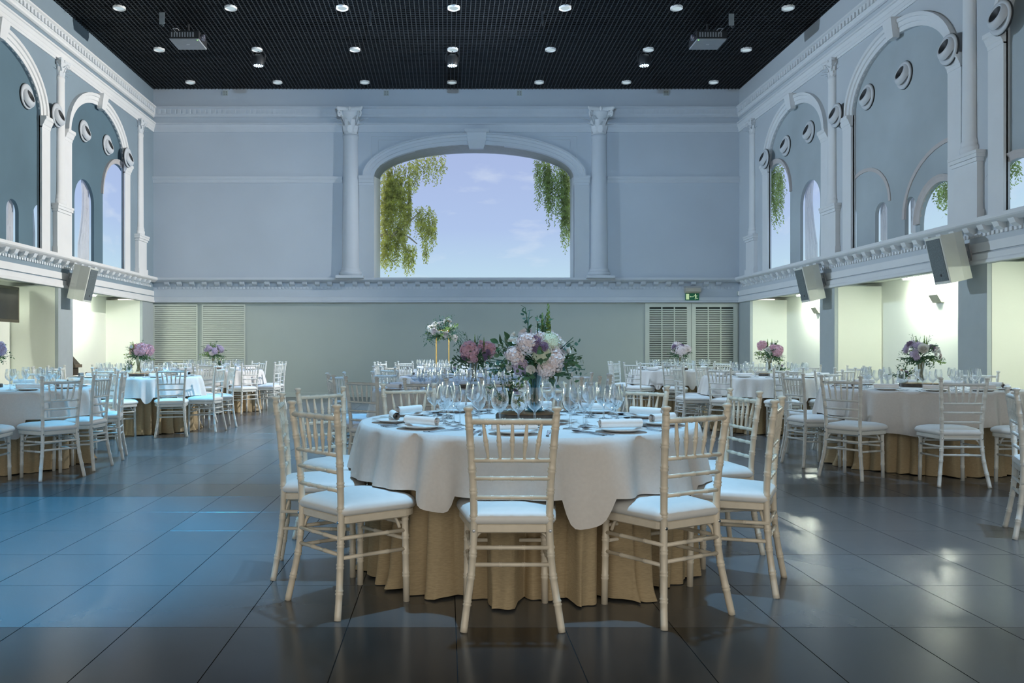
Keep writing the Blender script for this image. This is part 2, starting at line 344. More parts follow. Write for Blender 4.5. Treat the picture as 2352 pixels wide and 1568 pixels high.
def small_box(w_, d, h):
    return MB().rings([[(-w_/2,-d/2,0),(w_/2,-d/2,0),(w_/2,d/2,0),(-w_/2,d/2,0)],[(-w_/2,-d/2,h),(w_/2,-d/2,h),(w_/2,d/2,h),(-w_/2,d/2,h)]])
def modillions(parent, mp, u0, u1, step, rz):
    me = MB().rings([[(-0.05,0.0,-0.10),(0.05,0.0,-0.10),(0.05,-0.02,-0.10),(-0.05,-0.02,-0.10)],[(-0.055,0.0,-0.06),(0.055,0.0,-0.06),(0.055,-0.09,-0.06),(-0.055,-0.09,-0.06)],
                     [(-0.055,0.0,0),(0.055,0.0,0),(0.055,-0.12,0),(-0.055,-0.12,0)]]).mesh('modillion', STONE if rz else STONEB); fixnormals(me)
    n = int((u1-u0)/step)
    for k in range(n): inst('modillion', me, parent, mp(u0+(k+0.5)*step, 2.765, 0.0), (0, 0, rz))
modillions(wall_back, mpB, XL+0.2, XR-0.2, 0.30, 0)
def dentils(parent, mp, u0, u1, step, z, h, off, rz):
    me = small_box(step*0.55, off, h).mesh('dentil', STONE); b = MB(); n = int((u1-u0)/step)
    for k in range(n):
        c = Vector(mp(u0+(k+0.5)*step, z, off/2)); hw = step*0.28
        q = (hw, off/2) if rz == 0 else (off/2, hw)
        b.box((c.x-q[0], c.y-q[1], z), (c.x+q[0], c.y+q[1], z+h))
    tag(b.obj('dentil_course', STONE if rz else STONEB, parent), kind='stuff')
dentils(wall_back, mpB, XL+0.1, XR-0.1, 0.12, 6.79, 0.09, 0.082, 0)
dentils(wall_back, mpB, XL+0.1, XR-0.1, 0.085, 2.60, 0.05, 0.012, 0)
# ------------------------------------------------------------------ lower back wall, louvres
lower = MB().box((XL-0.9, YB+0.04, 0), (XR+0.9, YB+0.14, ZL+0.05)).obj('wall_lower', LOWER, wall_back)
struct(strip(mpB, [(0.0,0.0),(0.0,0.0),(-0.012,0.10),(-0.03,0.12)], XL, XR).obj('baseboard_back', LOWER), 'pale skirting board along the lower wall', 'baseboard')
def louvre(name, label, x0, x1, z0, z1, cols, pitch, slot, fm, bm, cat='door', marg=(0.10, 0.09)):
    root = thing(name, label, cat, ((x0+x1)/2, YB+0.04, z0)); root['kind'] = 'structure'
    w_ = x1-x0; hgt = z1-z0; m, mt = marg
    MB().box((-w_/2, -0.004, 0), (w_/2, 0.0, hgt)).obj('back_panel', bm, root)
    fr = MB().plate([(-w_/2, 0), (w_/2, 0), (w_/2, hgt), (-w_/2, hgt)], [[(-w_/2+m, mt), (w_/2-m, mt), (w_/2-m, hgt-mt), (-w_/2+m, hgt-mt)]], lambda u, z, o: (u, -o, z), 0.036, 0.004)
    fr.obj('frame', fm, root)
    iw = w_-2*m; cw = iw/cols
    for c in range(1, cols): MB().box((-iw/2+c*cw-0.012, -0.034, mt), (-iw/2+c*cw+0.012, -0.004, hgt-mt)).obj('mullion', fm, root)
    me = MB().rings([[(-iw/2,-0.030,0),(iw/2,-0.030,0),(iw/2,-0.006,pitch*0.25),(-iw/2,-0.006,pitch*0.25)],[(-iw/2,-0.030,pitch*slot),(iw/2,-0.030,pitch*slot),(iw/2,-0.006,pitch*slot+pitch*0.2),(-iw/2,-0.006,pitch*slot+pitch*0.2)]]).mesh('slat', fm); fixnormals(me)
    n = int((hgt-2*mt)/pitch)
    for k in range(n): inst('slat', me, root, (0, 0, mt+k*pitch))
    return root
bx = lambda x: (x-PX)/95.2
bz = lambda y: H+(PY-y)/95.2
DVOID = mat('louvre_shadow', (0.02, 0.03, 0.025), 0.8)
louvre('door_1', 'white louvred door leaf under the exit sign', bx(1480), bx(1585), 0.02, bz(697), 3, 0.044, 0.45, DOORW, DVOID)
louvre('door_2', 'white louvred door leaf beside the corner pillar', bx(1586), bx(1691), 0.02, bz(697), 3, 0.044, 0.45, DOORW, DVOID)
louvre('louvred_panel', 'pale louvred wall panel against the corner pillar', bx(355), bx(456), 0.02, bz(699), 1, 0.046, 0.72, DOORW, PANB, 'wall panel', (0.03, 0.04))
louvre('louvred_panel', 'pale louvred wall panel beside the blank lower wall', bx(466), bx(565), 0.02, bz(699), 1, 0.046, 0.72, DOORW, PANB, 'wall panel', (0.03, 0.04))
# ------------------------------------------------------------------ side walls (mirrored) with arcades
COLS = [18.96, 15.04, 11.10, 7.18, 3.26]
ARCH = [(16.75, 1.28), (12.94, 1.38), (9.0, 1.40), (5.1, 1.38)]
ZS, BR = 5.20, 0.86
def arched(x0, x1, zb, ztop, n=14, frac=None):
    """round headed outline (u,z)"""
    r = (x1-x0)/2; zc = max(ztop-r*1.0, zb+0.05) if frac is None else ztop-frac
    return [(x0, zb), (x1, zb)] + [((x0+x1)/2 + r*math.cos(PI*i/n), zc+(ztop-zc)*math.sin(PI*i/n)) for i in range(n+1)]
def side_wall(side):
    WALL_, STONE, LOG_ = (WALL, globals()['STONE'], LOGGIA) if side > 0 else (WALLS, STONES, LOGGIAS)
    X = XR if side > 0 else XL; mp = mpR if side > 0 else mpL; nm = 'wall_right' if side > 0 else 'wall_left'
    rz = -side*PI/2                                     # local -Y faces into the room
    holes = [[(c-hw, 2.87), (c+hw, 2.87)] + ell(c, ZS, hw, BR, 26) for c, hw in ARCH]
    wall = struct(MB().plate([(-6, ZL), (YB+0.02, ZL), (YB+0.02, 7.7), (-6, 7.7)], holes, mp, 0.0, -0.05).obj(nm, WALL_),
                  'white arcaded wall with columns and eight air nozzles' if side > 0 else 'white arcaded wall above the dark wall screen', 'wall')
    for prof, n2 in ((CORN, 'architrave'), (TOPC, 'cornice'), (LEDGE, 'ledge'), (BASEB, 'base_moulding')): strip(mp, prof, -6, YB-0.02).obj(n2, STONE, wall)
    MB().box(*sorted_box(mp(-6, 2.43, 0.0), mp(YB, 2.55, 0.02))).obj('fascia', STONE, wall)
    modillions(wall, mp, 4.0 if side > 0 else 6.0, YB-0.15, 0.30, rz)
    dentils(wall, mp, 6.0, YB-0.1, 0.12, 6.79, 0.09, 0.10, 1)
    dentils(wall, mp, 6.0, YB-0.1, 0.085, 2.63, 0.05, 0.02, 1)
    for c, hw in ARCH[:3]:
        archband(mp, c, ZS, hw, BR, 0.20, [(0,0.02),(0.35,0.02),(0.38,0.04),(0.7,0.045),(0.74,0.07),(1,0.075)]).obj('archivolt', STONE, wall)
        k = [[mp(c-0.09, 6.0, 0), mp(c+0.09, 6.0, 0), mp(c+0.09, 6.0, 0.10), mp(c-0.09, 6.0, 0.10)], [mp(c-0.13, 6.3, 0), mp(c+0.13, 6.3, 0), mp(c+0.13, 6.3, 0.16), mp(c-0.13, 6.3, 0.16)]]
        b = MB().rings(k); me = b.mesh('keystone', STONE); fixnormals(me); inst('keystone', me, wall)
        for s in (-1, 1):
            e0, e1 = sorted((c+s*hw, c+s*(hw+0.30)))
            MB().box(*sorted_box(mp(e0, 2.87, -0.02), mp(e1, ZS-0.18, 0.035))).obj('pilaster', STONE, wall)
            strip(mp, [(0.04,ZS-0.20),(0.05,ZS-0.15),(0.06,ZS-0.14),(0.09,ZS-0.07),(0.11,ZS-0.05),(0.11,ZS)], e0, e1).obj('impost', STONE, wall)
    for y in COLS:
        p = MB(); c0 = Vector(mp(y, 0, 0.0))
        for z0, z1, hw, o in ((2.87, 2.99, 0.28, 0.10), (2.99, 3.62, 0.25, 0.08), (3.62, 3.67, 0.27, 0.10), (3.67, 3.72, 0.30, 0.12), (3.72, 3.76, 0.31, 0.13)):
            p.box(*sorted_box(mp(y-hw, z0, -0.02), mp(y+hw, z1, o)))
        p.obj('pedestal', STONE, wall)
        q = mp(y, 0, 0.02); column(wall, (q[0], q[1]), 0.125, 3.76, 6.08, 6.40, STONE).scale = (0.55, 1, 1)
    # loggia panel behind each arch, with its own small windows
    Xp = X + side*0.049
    wins = []
    def px(x, y): v = side_at(x, y, Xp); return (v.y, v.z)
    def win(xa, xb, ytop, Yref=None):
        ua, ub = sorted((px(xa, 500)[0], px(xb, 500)[0])); zt_ = px((xa+xb)/2, ytop)[1]
        wins.append(arched(ua, ub, 2.90, zt_))
    if side > 0:
        for q in ((1752, 1815, 376), (1838, 1884, 413), (1946, 1967, 475), (2010, 2038, 464), (2078, 2103, 452), (2113, 2215, 416), (2262, 2420, 362)): win(*q)
    else:
        for q in ((236, 302, 377), (171, 216, 412), (-20, -6, 470), (14, 43, 457), (75, 106, 470)): win(*q)
    mpp = lambda u, z, o: (Xp - side*o, u, z)
    pan = MB().plate([(3.0, 2.80), (18.6, 2.80), (18.6, 6.35), (3.0, 6.35)], wins, mpp, 0.0, -0.06)
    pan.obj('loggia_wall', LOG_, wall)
    sky = struct(MB().box(*sorted_box((Xp+side*0.20, 3.0, 2.8), (Xp+side*0.23, 18.6, 6.2))).obj('window_2' if side > 0 else 'window_3', SKY),
           'sky seen through the small arched windows of the ' + ('eight-nozzle arcade' if side > 0 else 'arcade over the screen'), 'window')
    # moulded surrounds of the small windows, and curtains
    for wdw in wins:
        ua, ub = wdw[0][0], wdw[1][0]
        if ub-ua > 0.9:
            r = (ub-ua)/2; ztop = max(p[1] for p in wdw)
            archband(mpp, (ua+ub)/2, ztop-r, r, r, 0.10, [(0,0.02),(0.6,0.03),(1,0.05)], 18).obj('window_surround', PINK, wall)
    if side > 0:
        for xa, xb, yt in ((2078, 2310, 333), (1935, 2042, 402)):
            ua, ub = sorted((px(xa, 500)[0], px(xb, 500)[0])); zt_ = px(xa+(xb-xa)*0.35, yt)[1]; r = (ub-ua)/2
            archband(mpp, (ua+ub)/2, zt_-r*0.8, r, r*0.8, 0.06, [(0,0.015),(1,0.015)], 20).obj('blind_arch', PINK, wall)
    def curtain(u0, u1, z0, z1, lab, amp=0.03):
        n = 22; b = MB(); rows = []
        for k in range(9):
            t = k/8; z = z1+(z0-z1)*t; wd = 1-0.45*math.sin(PI*min(1, t*1.15))*0.9
            rows.append([mpp(u0+(u1-u0)*(i/n)*wd, z+0.03*math.sin(i), -0.11-amp*math.sin(i*1.9+t)) for i in range(n+1)])
        for r0, r1 in zip(rows, rows[1:]):
            m = len(b.v); b.v += r0+r1; nn = n+1; b.f += [(m+i, m+i+1, m+nn+i+1, m+nn+i) for i in range(n)]
        o = b.obj('curtain', CURTAIN, None, True)
        return tag(o, 'white draped curtain ' + lab, 'curtain', 'curtains in the arcade windows')
    if side > 0: cl = [(1838, 1864, 'next to the willow window of the arcade'), (1884, 1872, 'against the column between the arches'), (2010, 2026, 'in the narrow window of the wide bare arch'), (2078, 2100, 'beside the sky window of the wide bare arch')]
    else: cl = [(216, 192, 'in the arched window over the loudspeaker by the screen'), (43, 27, 'in the small window of the sunlit arcade'), (75, 92, 'behind the pilaster of the sunlit arcade')]
    for xa, xb, lab in cl: curtain(px(xa, 500)[0], px(xb, 500)[0], 2.92, 5.0, lab)
    # lower storey: pillars, bright niches with light strips
    Xn = X + side*0.85
    pil = [(19.16, YB+0.04), (14.995, 15.585), (10.77, 11.38), (6.55, 7.16), (2.3, 2.9), (-2, -1.4)]
    for a, b in pil:
        MB().box(*sorted_box((X, a, 0), (Xn, b, ZL))).obj('pillar', PILLAR, wall)
        MB().box(*sorted_box((X+side*0.06, a-0.006, 0), (Xn, a, ZL+0.02))).obj('niche_jamb', NICHE, wall)
    MB().box(*sorted_box((Xn, -6, 0), (Xn+side*0.1, YB, 2.6))).obj('niche_back', NICHE, wall)
    MB().box(*sorted_box((X+side*0.05, -6, 2.36), (Xn, YB, 2.45))).obj('niche_soffit', NICHE, wall)
    NE = emit('niche_strip_light', (1.0, 1.0, 0.80) if False else (0.93, 1.0, 0.84), 165.0)
    names = ['behind the corner pillar', 'next to the hung loudspeaker', 'over the nearer white recess', 'over the side recess']
    for k, (a, b) in enumerate(((15.585, 19.16), (11.38, 14.995), (7.16, 10.77))):
        m_ = (a+b)/2; t = thing('strip_light', 'hidden strip light along the ceiling of a niche in the ' + ('eight-nozzle wall' if side > 0 else 'screen wall'), 'strip light', (X+side*0.62, m_, 2.31), 0, 'niche strip lights')
        MB().box((-0.05, -0.65, 0.02), (0.05, 0.65, 0.05)).obj('housing', REVEAL, t)
        MB().box((-0.035, -0.62, -0.005), (0.035, 0.62, 0.02)).obj('diffuser', NE, t)
    return wall
def sorted_box(a, b): return tuple(min(p, q) for p, q in zip(a, b)), tuple(max(p, q) for p, q in zip(a, b))
wall_right = side_wall(1); wall_left = side_wall(-1)
# ------------------------------------------------------------------ ceiling
ceil = struct(MB().box((XL-0.2, -6, 7.62), (XR+0.2, YB+0.2, 7.7)).obj('ceiling', BLACK), 'black open grid ceiling', 'ceiling')
g = MB(); y = 8.0
while y < YB: g.box((XL, y-0.006, ZC), (XR, y+0.006, ZC+0.05)); y += 0.0855
g2 = MB(); x = XL+0.04
while x < XR: g2.box((x-0.007, 8.0, ZC-0.003), (x+0.007, YB, ZC+0.05)); x += 0.0855
tag(g.obj('cross_blades', GRID, ceil), kind='stuff'); tag(g2.obj('long_blades', GRID, ceil), kind='stuff')
MB().box((XL-0.1, -6, ZC), (XR+0.1, 8.0, ZC+0.05)).obj('dark_ceiling_panel', GRID, ceil)
# ------------------------------------------------------------------ downlights
DLE = emit('downlight_glow', (0.62, 0.78, 0.85), 0.75)
ringm = MB().lathe([(0.085,0.03),(0.088,0.0),(0.105,-0.012),(0.112,-0.008),(0.112,0.03)], 24, caps=False).mesh('trim_ring', REVEAL, True)
discm = MB().lathe([(0.0,0.006),(0.05,0.004),(0.088,0.008)], 24, caps=False).mesh('lens', DLE, True)
rowlab = ['nearest the wall with four square vents', 'in the row between vents and projectors', 'in the row beside the projectors']
for r, (yy, y0) in enumerate(((19.3, 188), (17.2, 113.5), (15.1, 17))):
    for k in range(7):
        x = 0.143 + (k-3)*2.035
        t = thing('downlight', 'round white downlight ' + rowlab[r], 'downlight', (x, yy, ZC-0.022), 0, 'ceiling downlights')
        inst('trim_ring', ringm, t); inst('lens', discm, t)
# ------------------------------------------------------------------ LED par lamps
LEDE = emit('led_blue_white', (0.55, 0.80, 1.0), 12)
def par(x, y, label, energy, col, size, tgt=None, blend=0.55):
    t = thing('par_lamp', label, 'stage light', (x, y, 7.08), 0, 'ceiling par lamps')
    MB().lathe([(0.10,0.0),(0.115,0.0),(0.12,0.03),(0.12,0.16),(0.09,0.21),(0.05,0.23)], 20).obj('can', DARKP, t, True)
    MB().tube([(-0.13,0,0.08),(-0.14,0,0.22),(-0.10,0,0.29),(0.10,0,0.29),(0.14,0,0.22),(0.13,0,0.08)], 0.012, 6).obj('yoke', DARKP, t)
    MB().tube([(0,0,0.28),(0,0,0.42)], 0.018, 8).obj('hanger', DARKP, t)
    b = MB()
    for rr, n in ((0.0, 1), (0.045, 6), (0.085, 11)):
        for k in range(n):
            a = 2*PI*k/n; b.lathe([(0.001,-0.006),(0.011,-0.005),(0.012,0.0)], 8, (rr*math.cos(a), rr*math.sin(a), 0), False)
    b.obj('led_cluster', LEDE, t)
    l = spot('par_light', (x, y, 7.05), tgt or (x, y, 0), energy, col, size, blend, 0.10); return t
BLUE = (0.22, 0.52, 1.0); CYAN = (0.10, 0.55, 1.0); SOFT = (0.45, 0.72, 1.0)
for x, lab in ((-3.92, 'glowing blue over the pale louvred panels'), (0.137, 'hanging over the gold flower stand'), (4.15, 'hanging over the louvred doors')):
    par(x, 17.3, 'black LED par lamp ' + lab, 1300, BLUE if x < 0 else SOFT, 52, (x, 15.4, 0))
for x, e, c in ((-3.6, 2600, (0.12, 0.58, 1.0)), (0.3, 1300, BLUE), (4.5, 1100, SOFT)): par(x, 11.0, 'black LED par lamp over the middle row of tables', e, c, 50, (x+(0.6 if x < -1 else 0), 9.8, 0))
for x, e, c in ((-3.4, 6000, (0.02, 0.50, 1.0)), (0.5, 1900, (0.34, 0.68, 1.0)), (4.4, 1600, SOFT)): par(x, 4.6, 'black LED par lamp over the pastel bouquet row', e, c, 34 if abs(x) < 1 else 44, None, 0.9 if abs(x) < 1 else 0.55)
# ------------------------------------------------------------------ projectors, hangers, vents, exit sign
def projector(x, y, label, s):
    t = thing('projector', label, 'projector', (x, y, 7.0), 0)
    MB().rings([[(-0.27,-0.26,0),(0.27,-0.26,0),(0.27,0.26,0),(-0.27,0.26,0)],[(-0.28,-0.27,0.02),(0.28,-0.27,0.02),(0.28,0.27,0.02),(-0.28,0.27,0.02)]]).obj('lid', GREYP, t)
    MB().box((-0.28,-0.27,0.02), (0.28,0.27,0.17)).obj('body', DARKP, t)
    b = MB()
    for k in range(9): b.box((-0.24+k*0.05, -0.276, 0.05), (-0.215+k*0.05, -0.27, 0.14))
    b.obj('vent_grille', GREYP, t)
    o = MB().lathe([(0.05,0),(0.062,0.0),(0.062,0.07),(0.05,0.07),(0.045,0.05),(0.0,0.055)], 16).obj('lens', mat('lens_glass', (0.25, 0.25, 0.3), 0.05, metal=0.7), t, True, (s*0.28, -0.12, 0.09)); o.rotation_euler = (0, s*PI/2, 0)
    MB().lathe([(0.0,-0.004),(0.008,-0.003),(0.009,0.0)], 8, caps=False).obj('status_light', emit('green_led', (0.2, 1, 0.1), 6), t, False, (s*0.25, -0.25, -0.001))
    MB().box((-0.03, -0.012, -0.002), (0.03, -0.004, 0.0)).obj('logo_bar', REVEAL, t)
    MB().box((-0.12,-0.12,0.17), (0.12,0.12,0.19)).tube([(0,0,0.19),(0,0,0.6)], 0.025, 10).obj('ceiling_mount', DARKP, t)
    MB().tube([(-s*0.1,0.0,0.19),(-s*0.16,-0.16,0.25),(-s*0.2,-0.29,0.2),(-s*0.12,-0.29,0.10)], 0.008, 6).obj('cable', GREYP, t)
projector(-4.95, 15.9, 'grey ceiling projector above the wall with five air nozzles', 1)
projector(5.03, 15.9, 'grey ceiling projector above the eight-nozzle wall', -1)
HG = mat('clear_plastic', (0.35, 0.40, 0.42), 0.25, var=0.1)
for x, y0, lab in ((372, 42, 'beside the projector near the screen wall'), (850, 40, 'dark one beside the middle downlight'), (1246, 40, 'dark one on the exit-sign half'), (1680, 45, 'beside the projector near the eight-nozzle wall')):
    Y = F*(7.28-H)/(PY-y0); X = (x-PX)*Y/F
    t = thing('ceiling_hanger', 'small hanging clip on the black grid, ' + lab, 'hanger', (X, Y, 7.12), 0)
    sc = 1.0 if x in (372, 1680) else 0.45
    MB().box((-0.05*sc,-0.004,0.05), (0.05*sc,0.004,0.27)).obj('plate', HG if sc == 1 else DARKP, t)
    MB().tube([(0,0,0.05),(0.0,0,0.02),(0.018*sc,0,0.0),(0.03*sc,0,0.02),(0.02*sc,0,0.045)], 0.005, 6).obj('hook', HG if sc == 1 else DARKP, t)
for x, lab in ((520, 'above the blank field by the screen wall'), (888, 'above the white-lit jamb of the arch'), (1192, 'above the keystone side of the arch'), (1527, 'above the exit sign')):
    t = thing('wall_vent', 'small square vent under the ceiling ' + lab, 'vent', (bx(x), YB, bz(217)), 0)
    MB().plate([(-0.06,-0.06),(0.06,-0.06),(0.06,0.06),(-0.06,0.06)], [[(-0.045,0.01),(-0.01,0.01),(-0.01,0.045),(-0.045,0.045)], [(0.01,0.01),(0.045,0.01),(0.045,0.045),(0.01,0.045)], [(-0.045,-0.045),(-0.01,-0.045),(-0.01,-0.01),(-0.045,-0.01)], [(0.01,-0.045),(0.045,-0.045),(0.045,-0.01),(0.01,-0.01)]], lambda u, z, o: (u, -o, z), 0.02, 0.0).obj('cover', LOWER, t)
    MB().box((-0.05,-0.006,-0.05), (0.05,-0.001,0.05)).obj('inner', GREYP, t)
ex = thing('exit_sign', 'green emergency exit sign with running figure under a lamp box', 'exit sign', (bx(1585.5), YB-0.06, bz(690)), 0)
EXG = mat('exit_green', (0.005, 0.16, 0.07), 0.4, var=0.02); EXW = emit('exit_pictogram', (0.62, 0.85, 0.50), 0.75)
MB().box((-0.165,0.0,0.0), (0.165,0.02,0.165)).obj('sign_panel', EXG, ex)
MB().rings([[(-0.165,-0.03,0.165),(0.165,-0.03,0.165),(0.165,0.06,0.165),(-0.165,0.06,0.165)],[(-0.18,-0.10,0.20),(0.18,-0.10,0.20),(0.18,0.06,0.20),(-0.18,0.06,0.20)],[(-0.18,-0.10,0.29),(0.18,-0.10,0.29),(0.18,0.06,0.29),(-0.18,0.06,0.29)]]).obj('lamp_box', mat('lamp_box_paint', (0.45, 0.44, 0.38), 0.5), ex)
MB().box((-0.185,-0.105,0.29), (0.185,0.06,0.33)).obj('lamp_top', GREYP, ex)
def flat(parent, name, polys, m, y=-0.002):
    b = MB()
    for p in polys: b.plate(p, [], lambda u, z, o: (u, y-o, z), 0.001, -0.002)
    return b.obj(name, m, parent)
flat(ex, 'door_symbol', [[(-0.148,0.015),(-0.075,0.015),(-0.075,0.148),(-0.148,0.148)]], EXW)
flat(ex, 'arrow', [[(-0.062,0.083),(-0.035,0.10),(-0.035,0.088),(0.022,0.088),(0.022,0.078),(-0.035,0.078),(-0.035,0.066)]], EXW)
hd = [(0.078+0.014*math.cos(2*PI*k/12), 0.135+0.014*math.sin(2*PI*k/12)) for k in range(12)]
flat(ex, 'running_figure', [hd, [(0.060,0.118),(0.088,0.118),(0.102,0.075),(0.078,0.070)], [(0.060,0.118),(0.036,0.104),(0.030,0.082),(0.038,0.080),(0.046,0.098),(0.066,0.106)],
     [(0.088,0.118),(0.108,0.105),(0.118,0.112),(0.122,0.105),(0.108,0.094),(0.090,0.104)], [(0.078,0.074),(0.062,0.050),(0.066,0.020),(0.076,0.020),(0.074,0.048),(0.092,0.068)],
     [(0.088,0.074),(0.104,0.050),(0.136,0.046),(0.136,0.036),(0.098,0.038),(0.080,0.066)]], EXW)
t = thing('junction_box', 'small white box on the wall beside the corner edge', 'box', (bx(1693), YB-0.02, bz(674)), 0)
MB().rings([[(-0.035,-0.03,-0.05),(0.035,-0.03,-0.05),(0.035,0.02,-0.05),(-0.035,0.02,-0.05)],[(-0.035,-0.03,0.05),(0.035,-0.03,0.05),(0.035,0.02,0.05),(-0.035,0.02,0.05)]]).obj('body', LOWER, t)
MB().box((-0.03,-0.036,-0.045), (0.03,-0.03,0.045)).obj('cover', REVEAL, t)
# ------------------------------------------------------------------ loudspeakers on the pillars
def speaker(side, y, label):
    X = (XR if side > 0 else XL)
    t = thing('loudspeaker', label, 'loudspeaker', (X-side*0.30, y, 2.37), 0, 'wall loudspeakers'); t.rotation_euler = (math.radians(13), 0, -side*PI/2)
    sh = MB().rings([[(-w_, y_, -0.32), (w_, y_, -0.32), (w_, y_, 0.32), (-w_, y_, 0.32)] for w_, y_ in ((0.172, -0.165), (0.18, -0.155), (0.18, 0.02), (0.13, 0.16))]); me = sh.mesh('cabinet', SPKW); fixnormals(me); inst('cabinet', me, t)
    MB().rings([[(-w_, y_, -0.28), (w_, y_, -0.28), (w_, y_, 0.29), (-w_, y_, 0.29)] for w_, y_ in ((0.155, -0.163), (0.152, -0.172))]).obj('grille', SPKG, t)
    o = MB().lathe([(0.0,0.004),(0.016,0.004),(0.02,0.0)], 12).obj('badge', DARKP, t, False, (0.02, -0.173, -0.20)); o.rotation_euler = (PI/2, 0, 0)
    b = MB(); b.box((-0.02,0.155,-0.12), (0.02,0.30,-0.06)).box((-0.02,0.155,0.04), (0.02,0.27,0.10)).box((-0.06,0.25,-0.14), (0.06,0.27,0.14)); b.obj('bracket', GREYP, t)
speaker(1, 11.08, 'white loudspeaker on the pillar next to the cream rose bouquet')
speaker(1, 15.30, 'white loudspeaker on the pillar of the eight-nozzle wall near the exit sign')
speaker(-1, 15.30, 'white loudspeaker on the pillar beside the dark wall screen')
# ------------------------------------------------------------------ air nozzles
NOZ = mat('nozzle_paint', (0.60, 0.64, 0.68), 0.5, var=0.02)
nz_fl = MB().lathe([(0.205,-0.02),(0.21,0.0),(0.205,0.015),(0.185,0.022),(0.165,0.02)], 28).mesh('flange', NOZ, True)
nz_cu = MB().lathe([(0.175,0.0),(0.168,0.03),(0.15,0.055),(0.12,0.075),(0.105,0.078),(0.10,0.068)], 24, caps=False).mesh('cup', NOZ, True)
nz_in = MB().lathe([(0.0,0.03),(0.06,0.05),(0.104,0.073)], 24, caps=False).mesh('mouth', DARKP, True)
nz_gk = MB().lathe([(0.212,-0.025),(0.218,-0.012),(0.212,0.0)], 28, caps=False).mesh('gasket', DARKP, True)
def nozzle(side, px_, py_, off, label):
    X = (XR if side > 0 else XL) - side*off; p = side_at(px_, py_, X)
    t = thing('air_nozzle', label, 'air vent', p, 0, 'round air nozzles'); t.rotation_euler = (0, -side*PI/2, 0)
    inst('flange', nz_fl, t); inst('gasket', nz_gk, t)
    c = inst('cup', nz_cu, t, (0.02, 0, 0.0), (0, side*math.radians(20), 0)); inst('mouth', nz_in, c)
NZR = [(2297,41,0.10),(2178,114,0.10),(2076,173,-0.03),(1992,222.7,-0.03),(1920,265.4,0.11),(1858.5,303,-0.03),(1804.7,335,-0.03),(1756.5,365,0.10)]
NLR = ['beside the arch cut by the nearest speaker', 'on the arch moulding above the nearer loudspeaker', 'in the wide bare arch, closer to the tall column', 'in the wide bare arch, closer to the exit-sign wall',
       'in front of the column between the two arches', 'in the arch with the willow, by its column', 'in the arch with the willow, middle one', 'on the moulding of the arch with the willow']
for (x, y, o), l in zip(NZR, NLR): nozzle(1, x, y, o, 'round white air nozzle of eight, ' + l)
for (x, y, o), l in zip([(62,221.4,-0.03),(132.3,265,0.11),(193.8,300.9,-0.03),(247,333,-0.03),(294,362,0.10)],
    ['in the bare shaded arch', 'in front of the sunlit column', 'in the curtained arch by that column', 'middle of the curtained arch', 'on the moulding near the corner column']):
    nozzle(-1, x, y, o, 'round air nozzle on the sunlit arcade, ' + l)
# ------------------------------------------------------------------ niche objects
t = thing('wall_screen', 'dark flat screen hung in the side niche', 'screen', (XL-0.52, 14.0, 1.62), PI/2)
MB().box((-0.57,-0.03,0.0), (0.57,0.03,0.62)).obj('screen_frame', mat('screen_frame_brown', (0.10, 0.09, 0.06), 0.4), t)
MB().box((-0.53,-0.036,0.05), (0.53,-0.03,0.57)).obj('screen_glass', mat('screen_glass', (0.05, 0.05, 0.045), 0.12), t)
MB().box((-0.1,0.03,0.2), (0.1,0.33,0.4)).obj('wall_mount', DARKP, t)
t = thing('lantern_stand', 'dark wooden stand with a pitched lid behind the pillar', 'stand', (-7.24, 15.98, 0.0), 0)
LW = mat('dark_oak', (0.06, 0.045, 0.03), 0.5, var=0.2, scale=10)
MB().box((-0.12,-0.12,0.0), (0.09,0.12,0.80)).obj('body', LW, t); MB().box((-0.15,-0.15,0.80), (0.15,0.15,0.86)).obj('rail', mat('oak_rail', (0.16, 0.12, 0.08), 0.4), t)
MB().rings([[(-0.13,-0.13,0.86),(0.12,-0.13,0.86),(0.12,0.13,0.86),(-0.13,0.13,0.86)],[(-0.02,-0.02,1.05),(0.0,-0.02,1.05),(0.0,0.02,1.05),(-0.02,0.02,1.05)]]).obj('lid', LW, t)
for (x, y, lab) in ((2155, 686, 'next to the nearer loudspeaker'), (1877, 713, 'next to the farther loudspeaker')):
    p = side_at(x, y, XR+0.82); t = thing('emergency_light', 'small beige wedge light on the niche wall ' + lab, 'wall light', p, -PI/2)
    me = MB().rings([[(-0.12,0.04,-0.06),(0.12,0.04,-0.06),(0.12,-0.02,-0.06),(-0.12,-0.02,-0.06)],[(-0.12,0.04,0.06),(0.12,0.04,0.06),(0.12,-0.09,0.06),(-0.12,-0.09,0.06)]]).mesh('housing', mat('beige_plastic', (0.42, 0.42, 0.33), 0.5)); fixnormals(me); inst('housing', me, t)
    MB().box((-0.10,-0.085,0.06), (0.10,0.03,0.07)).obj('top_cover', GREYP, t)
